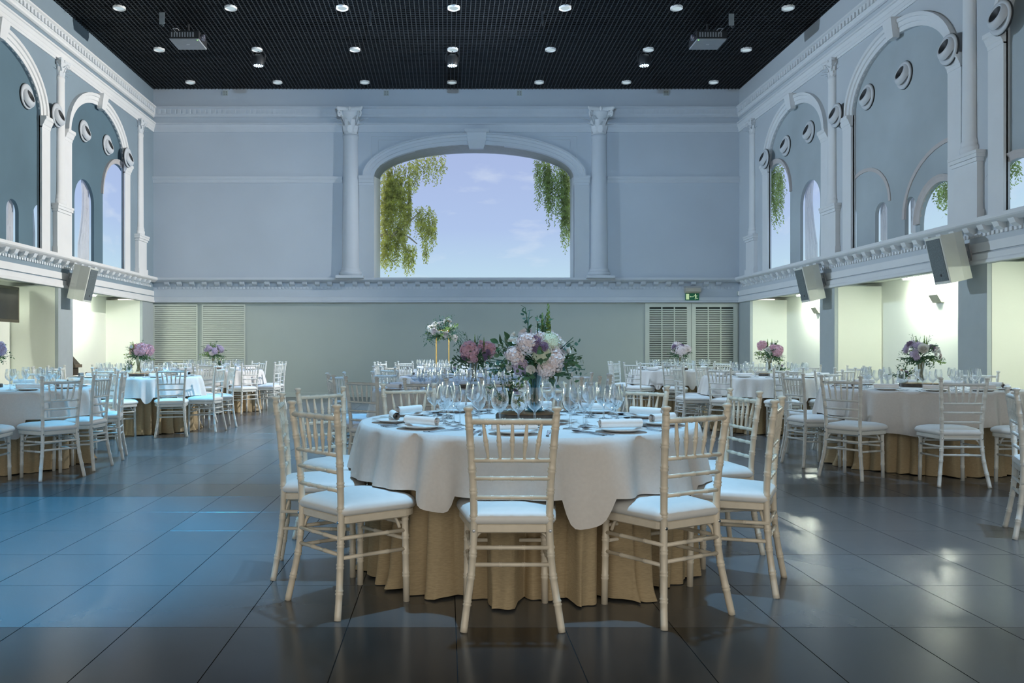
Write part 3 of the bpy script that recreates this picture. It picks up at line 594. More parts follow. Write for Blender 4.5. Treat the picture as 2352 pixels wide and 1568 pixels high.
# ------------------------------------------------------------------ willows in the windows
def willow(name, label, Y, clusters, m, depth, leafs, mapf=None, branches=()):
    rnd = random.Random(len(label)); b = MB(); root = None
    for (x0, x1, y0, y1, l0, l1, n) in clusters:
        for _ in range(n):
            x = rnd.uniform(x0, x1); yt = rnd.uniform(y0, y1); L = rnd.uniform(l0, l1); dep = rnd.uniform(0, depth)
            p = mapf(x, yt, dep); q = mapf(x, yt+L, dep); sway = rnd.uniform(-0.06, 0.06); length = (p-q).length
            k = max(3, int(length/0.035))
            for i in range(k):
                t = i/k; c = p.lerp(q, t) + Vector((sway*math.sin(t*3), sway*0.3*math.sin(t*3), 0))
                a = rnd.uniform(0, 2*PI); dx = Vector((math.cos(a), math.sin(a)*0.8, rnd.uniform(-1.3, -0.3))).normalized()*leafs*rnd.uniform(0.7, 1.2)
                sd = dx.cross(Vector((rnd.uniform(-1, 1), rnd.uniform(-1, 1), 0.3))).normalized()*leafs*0.22
                b.add([c, c+dx*0.5+sd, c+dx, c+dx*0.5-sd], [(0, 1, 2, 3)])
    root = thing(name, label, 'willow', mapf((clusters[0][0]+clusters[0][1])/2, clusters[0][3], depth/2), 0, None)
    off = Vector(root.location); b.v = [tuple(Vector(v)-off) for v in b.v]
    tag(b.obj('foliage', m, root), kind='stuff')
    if branches:
        bb = MB()
        for pts in branches: bb.tube([mapf(x, y, depth*0.5)-off for x, y in pts], [0.035*(1-0.2*i) for i in range(len(pts))], 6)
        bb.obj('branches', mat('willow_bark', (0.45, 0.40, 0.30), 0.8, var=0.2), root)
mb_ = lambda x, y, d: at(x, y, YW+0.06+d)
willow('weeping_willow', 'yellow-green weeping willow filling one edge of the arched window', YW, [
    (876, 900, 378, 470, 40, 120, 95), (890, 942, 372, 440, 40, 110, 130), (905, 945, 430, 480, 30, 70, 60), (874, 930, 500, 560, 30, 75, 90), (876, 898, 540, 590, 20, 50, 40),
    (940, 962, 360, 385, 30, 70, 26), (955, 1022, 350, 368, 20, 66, 40), (955, 990, 470, 510, 20, 60, 50), (965, 1000, 478, 530, 25, 70, 60), (930, 955, 560, 585, 20, 55, 45), (905, 935, 490, 540, 20, 60, 40), (972, 984, 555, 575, 20, 40, 16)],
    WILLOW1, 0.2, 0.075, mb_, [[(874,540),(905,535),(935,515),(965,485)], [(890,552),(912,530),(940,545),(958,560)], [(880,528),(915,545),(930,575)]])
willow('weeping_willow', 'green willow fronds hanging by the shaded side of the arched window', YW, [
    (1229, 1262, 362, 380, 40, 110, 60), (1255, 1310, 370, 420, 40, 120, 120), (1285, 1312, 430, 500, 30, 90, 60), (1292, 1312, 480, 530, 20, 60, 40)],
    WILLOW2, 0.2, 0.07, mb_)
ms_ = lambda x, y, d: side_at(x, y, XR+0.049+0.07+d)
willow('willow_fronds', 'willow fronds in the narrow arcade window near the corner', 0, [(1768, 1780, 360, 400, 40, 120, 40), (1780, 1800, 370, 410, 40, 110, 40), (1776, 1788, 440, 490, 30, 55, 20)], WILLOW2, 0.06, 0.06, ms_)
willow('willow_fronds', 'willow fronds in the arcade window above the hung loudspeaker', 0, [(2145, 2182, 400, 440, 30, 65, 60)], WILLOW2, 0.06, 0.05, ms_)
willow('willow_fronds', 'willow fronds in the arcade window past the tall pedestal', 0, [(2288, 2318, 350, 400, 50, 95, 50), (2318, 2342, 355, 375, 30, 60, 24)], WILLOW2, 0.06, 0.05, ms_)
# ------------------------------------------------------------------ chairs
def sm(path, n):                                        # Catmull-Rom resample
    P = [Vector(p) for p in path]; P = [P[0]*2-P[1]] + P + [P[-1]*2-P[-2]]; out = []
    for i in range(1, len(P)-2):
        for k in range(n):
            t = k/n; a, b, c, d = P[i-1:i+3]
            out.append(0.5*((2*b)+(c-a)*t+(2*a-5*b+4*c-d)*t*t+(3*b-a-3*c+d)*t**3))
    return out + [P[-2]]
def ringed(path, r, rings, n=8, b=None, top=None):
    """bamboo style tube; rings = positions 0..1 of double rings"""
    pts = [Vector(p) for p in path]; L = [0]
    for p, q in zip(pts, pts[1:]): L.append(L[-1]+(q-p).length)
    tot = L[-1]
    def P(s):
        s = min(max(s, 0), tot)
        for i in range(len(L)-1):
            if s <= L[i+1]+1e-9: return pts[i].lerp(pts[i+1], (s-L[i])/max(1e-9, L[i+1]-L[i]))
        return pts[-1]
    st = [(s, r) for s in L]
    for t in rings:
        c = t*tot; e = r*0.5; st = [q for q in st if abs(q[0]-c) > 2.2*e or q[0] in (0, tot)]
        st += [(c-1.6*e, r), (c-0.9*e, r*1.2), (c-0.1*e, r*1.02), (c+0.1*e, r*1.02), (c+0.9*e, r*1.2), (c+1.6*e, r)]
    st.sort(); return (b or MB()).tube([P(s) for s, _ in st], [q for _, q in st], n)
def chair_parts(pm):
    P = []
    def add(name, mb, m=None, smooth=True): P.append((name, mb.mesh(name, m or pm, smooth), None))
    def post(s):
        pth = sm([(s*0.200,-0.222,0.0),(s*0.186,-0.205,0.10),(s*0.166,-0.185,0.24),(s*0.156,-0.175,0.40),(s*0.158,-0.178,0.55),(s*0.168,-0.192,0.72),(s*0.180,-0.212,0.885)], 5)
        b = ringed(pth, 0.0155, (0.13, 0.25, 0.35, 0.52, 0.64, 0.74, 0.85, 0.94), 10)
        q = pth[-1]; b.lathe([(0.016,-0.006),(0.013,0.006),(0.014,0.012),(0.021,0.019),(0.021,0.026),(0.012,0.032)], 10, tuple(q)); return b
    Y = lambda z: -0.175-0.037*max(0, (z-0.4)/0.485)**1.3
    Xp = lambda z: 0.156+0.024*max(0, (z-0.4)/0.485)
    for s in (-1, 1): add('leg', post(s))
    for s in (-1, 1): add('leg', ringed([(s*0.178,0.172,0.0),(s*0.172,0.168,0.41)], 0.0155, (0.30, 0.55, 0.72, 0.93), 10))
    for z, n in ((0.855, 4), ): add('top_rail', ringed([(-Xp(z),Y(z),z),(Xp(z),Y(z),z)], 0.0125, (0.2, 0.4, 0.6, 0.8), 8))
    for z in (0.695, 0.62, 0.54): add('back_rail', ringed([(-Xp(z),Y(z),z),(Xp(z),Y(z),z)], 0.0095, (0.25, 0.5, 0.75), 8))
    for k in range(5):
        u = (k-2)/2*0.62
        x0, x1 = u*Xp(0.695)*0.92, u*Xp(0.855)*1.08; p0 = Vector((x0, Y(0.695), 0.70)); p1 = Vector((x1, Y(0.855), 0.85)); b = MB()
        st = [(0,0.0055),(0.12,0.0065),(0.36,0.0095),(0.40,0.0115),(0.44,0.0095),(0.47,0.0095),(0.51,0.0115),(0.55,0.0095),(0.88,0.0065),(1,0.0055)]
        b.tube([p0.lerp(p1, t) for t, _ in st], [r for _, r in st], 8); add('spindle', b)
    for z in (0.335, 0.265): add('stretcher', ringed([(-0.160,-0.183,z),(0.160,-0.183,z)], 0.009, (0.35, 0.65), 8))
    for z in (0.355, 0.285): add('stretcher', ringed([(-0.174,0.170,z),(0.174,0.170,z)], 0.009, (0.35, 0.65), 8))
    for s in (-1, 1):
        for z in (0.325, 0.24): add('stretcher', ringed([(s*0.168,-0.187,z+0.012),(s*0.175,0.17,z)], 0.009, (0.3, 0.7), 8))
    def outline(off, z, n=8):
        w1, w0, y1, y0, r = 0.224-off, 0.186-off, 0.232-off, -0.192+off, 0.075
        pts = []
        for cx, cy, a0 in ((w1-r, y1-r, 0), (-w1+r, y1-r, PI/2), (-w0+r*0.6, y0+r*0.6, PI), (w0-r*0.6, y0+r*0.6, 1.5*PI)):
            rr = r if cy > 0 else r*0.6
            for k in range(n): a = a0+PI/2*k/(n-1); pts.append((cx+rr*math.cos(a), cy+rr*math.sin(a)+(0.0), z))
        return pts
    def bow(p): return [(x, y+(0.02*(1-(x/0.2)**2) if y > 0.1 else 0), z) for x, y, z in p]
    add('seat_frame', MB().rings([bow(outline(0.022, 0.392)), bow(outline(0.012, 0.398)), bow(outline(0.012, 0.425)), bow(outline(0.02, 0.43))]), None, False)
    add('seat_cushion', MB().rings([bow(outline(o, z)) for o, z in ((0.022,0.428),(0.006,0.433),(0.0,0.445),(0.001,0.458),(0.010,0.472),(0.032,0.484),(0.07,0.492),(0.12,0.496))]), SEATW)
    for s in (-1, 1):
        for yy, d in ((-0.165, 1), (0.15, -1)):
            add('corner_brace', MB().tube(sm([(s*0.155, yy+d*0.0, 0.335),(s*0.148, yy+d*0.012, 0.372),(s*0.125, yy+d*0.02, 0.395)], 4), 0.008, 6))
    for s in (-1, 1): P.append(('screw', MB().lathe([(0.0,0.002),(0.006,0.0015),(0.007,0.0)], 8).mesh('screw', STEEL), ((s*0.157, -0.1925, 0.405), (PI/2, 0, 0))))
    return P
CHW, CHC = chair_parts(WHITEPAINT), chair_parts(WARMLITPAINT)
def chair(x, y, phi, label, group, kind='white'):
    t = thing('banquet_chair', label, 'chair', (x, y, 0), phi-PI/2, group)
    for name, me, pr in (CHW if kind == 'white' else CHC):
        inst(name, me, t, pr[0] if pr else None, pr[1] if pr else None)
    return t
FACE = ['facing the eight-nozzle wall', 'facing the louvred doors', 'facing the arched window', 'facing the louvred panels', 'facing the screen wall', 'back to louvred doors', 'back to arched window', 'back to louvred panels']
def facing(phi): return FACE[int(round((math.degrees(phi) % 360)/45)) % 8]
# ------------------------------------------------------------------ tables
def smoothed(v, n, lo):
    for _ in range(n): v = [min(v[i], (v[i-1]+v[i]+v[(i+1) % len(v)])/3) if lo else (v[i-1]+v[i]+v[(i+1) % len(v)])/3 for i in range(len(v))]
    return v
def cloth_mesh(seed, chairs, R=0.90):
    """chairs: (x, y, facing) relative to the table; the hem rests on every seat pushed under it"""
    rnd = random.Random(seed); N = 300; ph = [rnd.uniform(0, 2*PI) for _ in range(8)]; a0 = rnd.uniform(0, PI/2); Ls = []
    for j in range(N):
        t = 2*PI*j/N; L = 0.345 + 0.05*math.cos(4*(t-a0)) + 0.02*math.sin(3*t+ph[0]) + 0.014*math.sin(11*t+ph[1])
        for cx, cy, phi in chairs:
            for r in (0.92, 0.98):
                dx, dy = r*math.cos(t)-cx, r*math.sin(t)-cy; f = dx*math.cos(phi)+dy*math.sin(phi); q = dx*math.sin(phi)-dy*math.cos(phi)
                if abs(q) < 0.235 and -0.2 < f < 0.26: L = min(L, 0.25)
        Ls.append(L)
    Ls = smoothed(Ls, 3, True); rows = []
    for r in (0.0, 0.3, 0.6, 0.82, 0.885): rows.append([(r*math.cos(2*PI*j/N), r*math.sin(2*PI*j/N), 0.763) for j in range(N)])
    for k in range(14):
        s = k/13; row = []
        for j in range(N):
            t = 2*PI*j/N; fold = math.sin(19*t+ph[2]+1.4*math.sin(3*t+ph[3])+0.4*s)*0.6 + math.sin(34*t+ph[4]+1.6*math.sin(2*t+ph[5]))*0.4
            am = 0.048*s**0.42*(0.65+0.35*math.sin(5*t+ph[6])); d = Ls[j]*s
            r = R + 0.010*math.sin(min(1, s*6)*PI/2) + 0.045*s + am*fold; z = 0.763-0.012*(1-math.cos(min(1, s*8)*PI/2)) - d*(0.995 if s > 0.05 else 1)
            row.append((r*math.cos(t), r*math.sin(t), z))
        rows.append(row)
    return MB().rings(rows, True, False).mesh('tablecloth', CLOTH, True)
def skirt_mesh(seed, chairs, R=0.87):
    rnd = random.Random(seed); N = 720; ph = [rnd.uniform(0, 2*PI) for _ in range(8)]; rows = []; lim = [9.0]*N
    for cx, cy, phi in chairs:
        for sx in (-1, 1):
            fx = cx+0.17*math.cos(phi)+sx*0.175*math.sin(phi); fy = cy+0.17*math.sin(phi)-sx*0.175*math.cos(phi); rr = math.hypot(fx, fy); th = math.atan2(fy, fx)
            for j in range(N):
                d = abs((2*PI*j/N-th+PI) % (2*PI)-PI)
                if d < 0.16: lim[j] = min(lim[j], rr-0.03+0.25*(d/0.16)**2*0.4)
    for k in range(20):
        s = k/19; row = []
        for j in range(N):
            t = 2*PI*j/N; w_ = 17*t+ph[0]+1.5*math.sin(4*t+ph[1])+0.25*s*math.sin(7*t+ph[6])
            pl = (2*abs(math.cos(w_))**0.65-1)*(0.8+0.35*math.sin(5*t+ph[2])) + 0.18*math.sin(53*t+ph[7]+1.5*s)
            am = 0.022+0.030*s**0.7; flare = -0.05+0.025*s + (0.05*((s-0.82)/0.18)**2*(0.4+0.6*math.sin(9*t+ph[3])*math.sin(4*t+ph[5])) if s > 0.82 else 0)
            r = min(R + flare + am*pl, max(0.5, lim[j])+1.15*am*(pl-0.9))
            z = 0.745*(1-s); z += 0.012*(0.5+0.5*math.sin(19*t+ph[4]))*max(0, (s-0.9)/0.1)
            row.append((r*math.cos(t), r*math.sin(t), max(0.004, z)))
        rows.append(row)
    return MB().rings(rows, True, False).mesh('table_skirt', BURLAP, True)
TOPM = MB().lathe([(0.86,0.0),(0.865,0.01),(0.865,0.02),(0.86,0.025)], 48).mesh('table_top', WOODTOP)
LEGM = MB().tube([(0,0,0),(0,0,0.725)], 0.018, 10).mesh('leg', STEEL)
# table ware
wg = []
for r, z in ((0.035,0.0),(0.035,0.002),(0.012,0.006),(0.005,0.012),(0.0042,0.045),(0.005,0.078),(0.013,0.086),(0.031,0.100),(0.0415,0.120),(0.0445,0.140),(0.041,0.168),(0.035,0.198)): wg.append((r, z))
GLM = MB().lathe(wg, 20, caps=False).mesh('bowl', WINE, True)
GL2 = MB().lathe([(r*0.86, z*0.90) for r, z in wg], 18, caps=False).mesh('bowl', WINE, True)
PLM = MB().lathe([(0.0,0.004),(0.06,0.003),(0.078,0.004),(0.085,0.009),(0.118,0.016),(0.120,0.018),(0.118,0.019),(0.084,0.012),(0.076,0.007),(0.0,0.007)], 32, caps=False).mesh('dinner_plate', PLATEM, True)
def napkin_mesh():
    pts = []
    for i in range(40): a = i*0.47; r = 0.006+0.017*i/39; pts.append((r*math.cos(a), r*math.sin(a)))
    rows = [[(x, p[0]*(1 if abs(x) < 0.1 else 0.98), p[1]+0.024) for p in pts] for x in (-0.105, -0.10, 0.10, 0.105)]
    return MB().rings(rows, False, False).mesh('napkin_roll', NAPKIN, True)
NPM = napkin_mesh()
def flatbar(b, pts, z=0.002, h=0.0022):
    n = len(pts); vs = [(x-w_/2, y, z+zz) for x, y, w_, zz in pts]+[(x+w_/2, y, z+zz) for x, y, w_, zz in pts]
    vs += [(v[0], v[1], v[2]+h) for v in vs]; fs = []
    for i in range(n-1): fs += [(i, n+i, n+i+1, i+1), (2*n+i, 2*n+i+1, 3*n+i+1, 3*n+i), (i, i+1, 2*n+i+1, 2*n+i), (n+i, 3*n+i, 3*n+i+1, n+i+1)]
    b.add(vs, fs); return b
fk = flatbar(MB(), [(0,-0.10,0.014,0),(0,-0.05,0.009,0),(0,0.03,0.006,0.003),(0,0.045,0.02,0.002),(0,0.06,0.024,0.0)])
for i in range(4): flatbar(fk, [(-0.0096+i*0.0064,0.058,0.0038,0),(-0.0096+i*0.0064,0.085,0.0034,0.001),(-0.0096+i*0.0064,0.10,0.002,0.004)])
FKM = fk.mesh('fork', STEEL)
KNM = flatbar(MB(), [(0,-0.11,0.015,0),(0,-0.04,0.012,0),(0,0.0,0.010,0),(0,0.01,0.017,0),(0.001,0.07,0.019,0),(0.004,0.105,0.011,0),(0.006,0.115,0.003,0)]).mesh('knife', STEEL)
sp_ = flatbar(MB(), [(0,-0.10,0.014,0),(0,-0.05,0.009,0),(0,0.03,0.006,0.004),(0,0.045,0.008,0.004)])
sp_.rings([[(0.020*k*math.cos(2*PI*j/14), 0.07+0.029*k*math.sin(2*PI*j/14), 0.002+0.008*k*k) for j in range(14)] for k in (0.05, 0.4, 0.7, 1.0)], True, False)
SPM = sp_.mesh('spoon', STEEL, True)
TZ = 0.7635
def local(c, a, r, s, z=TZ):                            # polar point: r out from table centre at angle a, s sideways
    return (c[0]+r*math.cos(a)-s*math.sin(a), c[1]+r*math.sin(a)+s*math.cos(a), z)
def table(c, phrase, angles, seed, kind='white', rot=0.0, detail=1, dist=1.10, exact=None):
    t = thing('round_table', 'round banquet table, ' + phrase, 'table', (c[0], c[1], 0), rot)
    inst('table_top', TOPM, t, (0, 0, 0.732))
    for k in range(4): inst('leg', LEGM, t, (0.45*math.cos(PI/4+k*PI/2), 0.45*math.sin(PI/4+k*PI/2), 0))
    rnd = random.Random(seed*7+1); seats = []
    for k, ad in enumerate(angles):
        a = math.radians(ad)
        if exact and k in exact: x, y, phi = exact[k]; phi = math.radians(phi)
        else:
            d = dist+rnd.uniform(-0.04, 0.05); x, y = c[0]+d*math.cos(a), c[1]+d*math.sin(a); phi = a+PI+rnd.uniform(-0.12, 0.12)
        seats.append((x, y, phi))
    rel = [(x-c[0], y-c[1], p) for x, y, p in seats]
    s = inst('table_skirt', skirt_mesh(seed, rel), None, (c[0], c[1], 0)); tag(s, 'gathered tan burlap skirt around ' + phrase, 'table skirt', 'burlap table skirts')
    s = inst('tablecloth', cloth_mesh(seed+2, rel), None, (c[0], c[1], 0)); tag(s, 'white cloth draped over ' + phrase, 'tablecloth', 'white tablecloths')
    for k, ad in enumerate(angles):
        a = math.radians(ad); x, y, phi = seats[k]
        chair(x, y, phi, ('cream' if kind == 'cream' else 'white') + ' spindle-back chair at ' + phrase + ', ' + facing(phi), 'chairs at ' + phrase, kind)  # 'cream' chairs: warm light put into the paint colour
        # place setting
        g = 'place settings on ' + phrase; seat = ' at ' + phrase + ', seat ' + facing(phi)
        o = inst('dinner_plate', PLM, None, local(c, a, 0.72, 0.0), (0, 0, a)); tag(o, 'dinner plate' + seat, 'plate', g)
        o = inst('napkin_roll', NPM, None, local(c, a, 0.72, 0.0, TZ+0.0165), (0, 0, a+PI/2+rnd.uniform(-0.5, 0.5))); tag(o, 'rolled napkin' + seat, 'napkin', g)
        ca = a+PI/2
        if detail:
            ware = [('fork', FKM, 0.72, 0.155), ('knife', KNM, 0.72, -0.15)]
            if detail > 1: ware += [('fork', FKM, 0.71, 0.185), ('knife', KNM, 0.71, -0.178), ('spoon', SPM, 0.72, -0.205), ('spoon', SPM, 0.56, 0.0)]
            for nm, me, r, sd in ware:
                o = inst(nm, me, None, local(c, a, r, sd, TZ), (0, 0, ca+(PI/2 if r < 0.6 else 0)+rnd.uniform(-0.08, 0.08))); tag(o, 'steel ' + nm + seat, nm, g)
        gl = ((GLM, 0.50, -0.10), (GL2, 0.47, -0.005), (GLM, 0.415, 0.075)) if detail > 1 else ((GLM, 0.50, -0.08), (GL2, 0.46, 0.03))
        for me, r, sd in gl:
            o = inst('wine_glass', me, None, local(c, a, r+rnd.uniform(-0.02, 0.02), sd+rnd.uniform(-0.01, 0.01)), None); tag(o, ('large' if me is GLM else 'small') + ' glass' + seat, 'wine glass', 'wine glasses on ' + phrase)
    return t
def ang(a0, n=10): return [a0+36*k for k in range(n)]
T = {
 1: ((0.44, 4.50), 'the table with the big pastel bouquet'), 2: ((-4.47, 8.30), 'the table with the bluish foliage bouquet'),
 3: ((-4.44, 11.85), 'the table with the pink hydrangea bouquet'), 4: ((-4.38, 15.60), 'the table by the pale louvred panels'),
 5: ((0.20, 8.05), 'the table with the dusty rose bouquet'), 6: ((0.25, 11.85), 'the table without tall flowers'),
 7: ((-0.02, 15.60), 'the table with the gold stand'), 8: ((4.75, 8.30), 'the table with the cream rose bouquet'),
 9: ((4.65, 11.90), 'the table with pink and white flowers'), 10: ((4.40, 15.60), 'the table by the louvred doors')}
table(*T[1], [15, 49, 80, 122, 155, 189, 219, 260, 302, 338], 3, 'cream', 0.3, 2,
      exact={0: (1.53, 4.80, 187), 1: (1.16, 5.33, 228), 2: (0.62, 5.60, 262), 3: (-0.20, 5.50, 285), 4: (-0.62, 5.02, 318), 5: (-0.66, 4.34, 6), 6: (-0.427, 3.80, 42), 7: (0.272, 3.585, 90), 8: (0.957, 3.68, 120), 9: (1.42, 4.10, 153)})
table(*T[2], [281, 317, 349, 28, 64, 100, 136, 172, 208, 244], 4, exact={0: (-3.98, 7.08, 102), 3: (-3.62, 8.72, 196), 1: (-3.57, 7.47, 142), 2: (-3.53, 8.0, 178)})
table(*T[3], [275, 312, 348, 23, 59, 95, 131, 167, 203, 239], 5, exact={0: (-4.33, 10.83, 72), 1: (-3.65, 11.0, 108)})
table(*T[4], ang(315), 6, rot=1)
table(*T[5], [282, 255, 226, 197, 165, 130, 95, 60, 25, 350, 318], 7, rot=2, dist=1.14)
table(*T[6], ang(180), 8, rot=0.7)
table(*T[7], ang(200), 9, rot=1.7)
table(*T[8], [218, 251, 285, 322, 358, 34, 70, 106, 146, 183], 10, rot=2.2, exact={0: (3.68, 7.47, 35), 1: (4.33, 7.09, 84), 2: (4.97, 7.03, 94)})
table(*T[9], ang(222), 11, rot=0.2)
table(*T[10], ang(178), 12, rot=2.9)
chair(3.73, 5.08, math.radians(-27), 'white spindle-back chair alone on the floor, nearest the eight-nozzle wall pillar', 'lone chair')
# ------------------------------------------------------------------ flowers
def leafm(L, W, m, fold=0.25):
    b = MB(); pts = [(0, 0.1), (0.25, 0.85), (0.5, 1.0), (0.78, 0.6), (1.0, 0.02)]
    vs = []
    for t, q in pts: vs += [(-W*q/2, L*t, fold*W*q*0.4-0.3*L*t*t*0.5), (0, L*t, -0.3*L*t*t*0.5), (W*q/2, L*t, fold*W*q*0.4-0.3*L*t*t*0.5)]
    fs = []
    for i in range(len(pts)-1): fs += [(3*i, 3*i+1, 3*i+4, 3*i+3), (3*i+1, 3*i+2, 3*i+5, 3*i+4)]
    b.add(vs, fs); return b
def xf(src, dst, M): dst.add([M @ Vector(v) for v in src.v], src.f)
def sprig(seed, n, L, lw, m, round_=False, spread=0.9):
    """stem along +Z with paired leaves"""
    rnd = random.Random(seed); b = MB(); b.tube([(0,0,0),(0.01,0,L*0.5),(0.03*rnd.uniform(-1,1),0.02,L)], [0.003,0.0025,0.0015], 5)
    lf = leafm(lw*(1.1 if round_ else 2.4), lw, m)
    for k in range(n):
        t = 0.25+0.75*k/(n-1); a = k*2.4+rnd.uniform(-0.4, 0.4)
        M = Matrix.Translation((0.01*t, 0, L*t)) @ Matrix.Rotation(a, 4, 'Z') @ Matrix.Rotation(rnd.uniform(0.2, 0.2+spread), 4, 'X') @ Matrix.Scale(rnd.uniform(0.7, 1.1)*(1-0.3*t), 4)
        xf(lf, b, M)
    return b.mesh('leaf_sprig', m, True)
def petal(W, L, cup):
    b = MB(); rows = []
    for i in range(4):
        t = i/3; w_ = W*(0.35+1.1*t-0.55*t*t*t); z = cup*t*t
        rows.append([(-w_/2, L*t*(0.94 if i == 3 else 1), z+0.12*W), (0, L*t, z), (w_/2, L*t*(0.94 if i == 3 else 1), z+0.12*W)])
    for i in range(3): b.add(rows[i]+rows[i+1], [(0,1,4,3),(1,2,5,4)])
    return b
def rose_mesh(m, layers=4, openness=1.0):
    b = MB(); p = petal(0.55, 0.62, 0.35)
    for l in range(layers):
        n = 4+l
        for k in range(n):
            tilt = 1.25-0.30*l*openness; M = Matrix.Rotation(2*PI*k/n+l*0.6, 4, 'Z') @ Matrix.Translation((0, 0.05*l, 0.05*(layers-l))) @ Matrix.Rotation(tilt, 4, 'X') @ Matrix.Scale(0.75+0.16*l, 4)
            xf(p, b, M)
    return b.mesh('bloom', m, True)
def hydrangea_mesh(m, seed):
    rnd = random.Random(seed); b = MB(); p = petal(0.17, 0.15, 0.02); n = 90
    for k in range(n):
        z = 1-1.5*k/n; r = math.sqrt(max(0, 1-z*z)); a = k*2.39996; d = Vector((r*math.cos(a), r*math.sin(a), z))*rnd.uniform(0.84, 1.10)
        Q = Matrix.Translation(d) @ d.to_track_quat('Z', 'Y').to_matrix().to_4x4() @ Matrix.Rotation(rnd.uniform(0, 6), 4, 'Z')
        for j in range(4): xf(p, b, Q @ Matrix.Rotation(j*PI/2, 4, 'Z') @ Matrix.Rotation(rnd.uniform(-0.1, 0.5), 4, 'X') @ Matrix.Scale(1.5, 4))
    b.lathe([(0.0,-0.55),(0.5,-0.4),(0.74,0.0),(0.6,0.45),(0.0,0.74)], 12)
    return b.mesh('bloom', m, False)
def ball_mesh(m, n, spike, seed, flatz=1.0):
    rnd = random.Random(seed); b = MB()
    for k in range(n):
        z = 1-1.1*k/n; r = math.sqrt(max(0, 1-z*z)); a = k*2.39996; d = Vector((r*math.cos(a), r*math.sin(a), z*flatz))
        s = spike*rnd.uniform(0.7, 1.2); c = d*rnd.uniform(0.95, 1.05); u = d.orthogonal().normalized()*s*0.5; v = d.cross(u).normalized()*s*0.5
        b.add([c+u, c+v, c-u, c-v, c+d*s], [(0,1,4),(1,2,4),(2,3,4),(3,0,4)])
    b.lathe([(0.0,-0.3),(0.6,-0.2),(0.9,0.0),(0.75,0.5*flatz),(0.0,0.9*flatz)], 10)
    return b.mesh('bloom', m, False)
def spike_mesh(m, seed):
    rnd = random.Random(seed); b = MB(); p = petal(0.20, 0.22, 0.12)
    for k in range(44):
        t = k/43; M = Matrix.Translation((0, 0, 0.15+1.85*t)) @ Matrix.Rotation(k*2.4, 4, 'Z') @ Matrix.Translation((0, 0.05, 0)) @ Matrix.Rotation(0.6, 4, 'X') @ Matrix.Scale((1.3-0.95*t)*rnd.uniform(0.8, 1.1), 4); xf(p, b, M)
    b.tube([(0,0,-0.4),(0,0,2.1)], [0.06,0.02], 6); return b.mesh('flower_spike', m, True)
BL = {'hb': hydrangea_mesh(BLUSH, 1), 'hl': hydrangea_mesh(LILAC, 2), 'hp': hydrangea_mesh(PINKP, 3), 'rw': rose_mesh(WHITEP), 'rb': rose_mesh(BLUSH, 5), 'lw': rose_mesh(WHITEP, 3, 1.5), 'rp': rose_mesh(PINKP, 4),
      'lace': ball_mesh(LACE, 120, 0.13, 4, 0.4), 'plum': ball_mesh(PLUM, 60, 0.35, 5), 'lil': ball_mesh(LILAC, 60, 0.3, 6), 'sp': spike_mesh(LEAFL, 7), 'bud': ball_mesh(mat('peach_bud', (0.66, 0.45, 0.32), 0.7), 30, 0.3, 8)}
SPR = [sprig(1, 11, 0.17, 0.020, LEAF), sprig(2, 13, 0.20, 0.017, LEAF), sprig(3, 9, 0.18, 0.026, LEAFT, True), sprig(4, 12, 0.19, 0.020, LEAFL), sprig(5, 10, 0.20, 0.024, LEAF, True), sprig(6, 7, 0.16, 0.035, LEAF)]
VASE = [(0.050,0.0),(0.055,0.004),(0.046,0.02),(0.026,0.07),(0.024,0.10),(0.032,0.15),(0.046,0.20),(0.050,0.215)]
VM = {'c': MB().lathe(VASE, 24, caps=False).mesh('vase_body', CLEAR, True), 't': MB().lathe(VASE, 24, caps=False).mesh('vase_body', TEAL, True)}
SMV = MB().lathe([(0.03,0),(0.045,0.005),(0.052,0.03),(0.045,0.055),(0.04,0.06)], 20, caps=False).mesh('vase_body', CLEAR, True)
def slab(c, r, phrase, z=TZ, h=0.036):
    t = thing('wood_slab', 'round sawn log slice with bark on ' + phrase, 'wood slab', (c[0], c[1], z), random.uniform(0, 6)); n = 40
    rr = [r*(1+0.03*math.sin(3*2*PI*j/n+1)+0.015*math.sin(11*2*PI*j/n)) for j in range(n)]
    ring = lambda k, zz: [(q*k*math.cos(2*PI*j/n), q*k*math.sin(2*PI*j/n), zz) for j, q in enumerate(rr)]
    MB().rings([ring(0.98, 0), ring(1.0, 0.006), ring(1.0, h-0.006), ring(0.97, h)]).obj('bark_edge', BARK, t)
    MB().rings([ring(0.93, h-0.0005), ring(0.93, h+0.0015)]).obj('cut_face', WOODTOP, t)
    return TZ+h+0.002
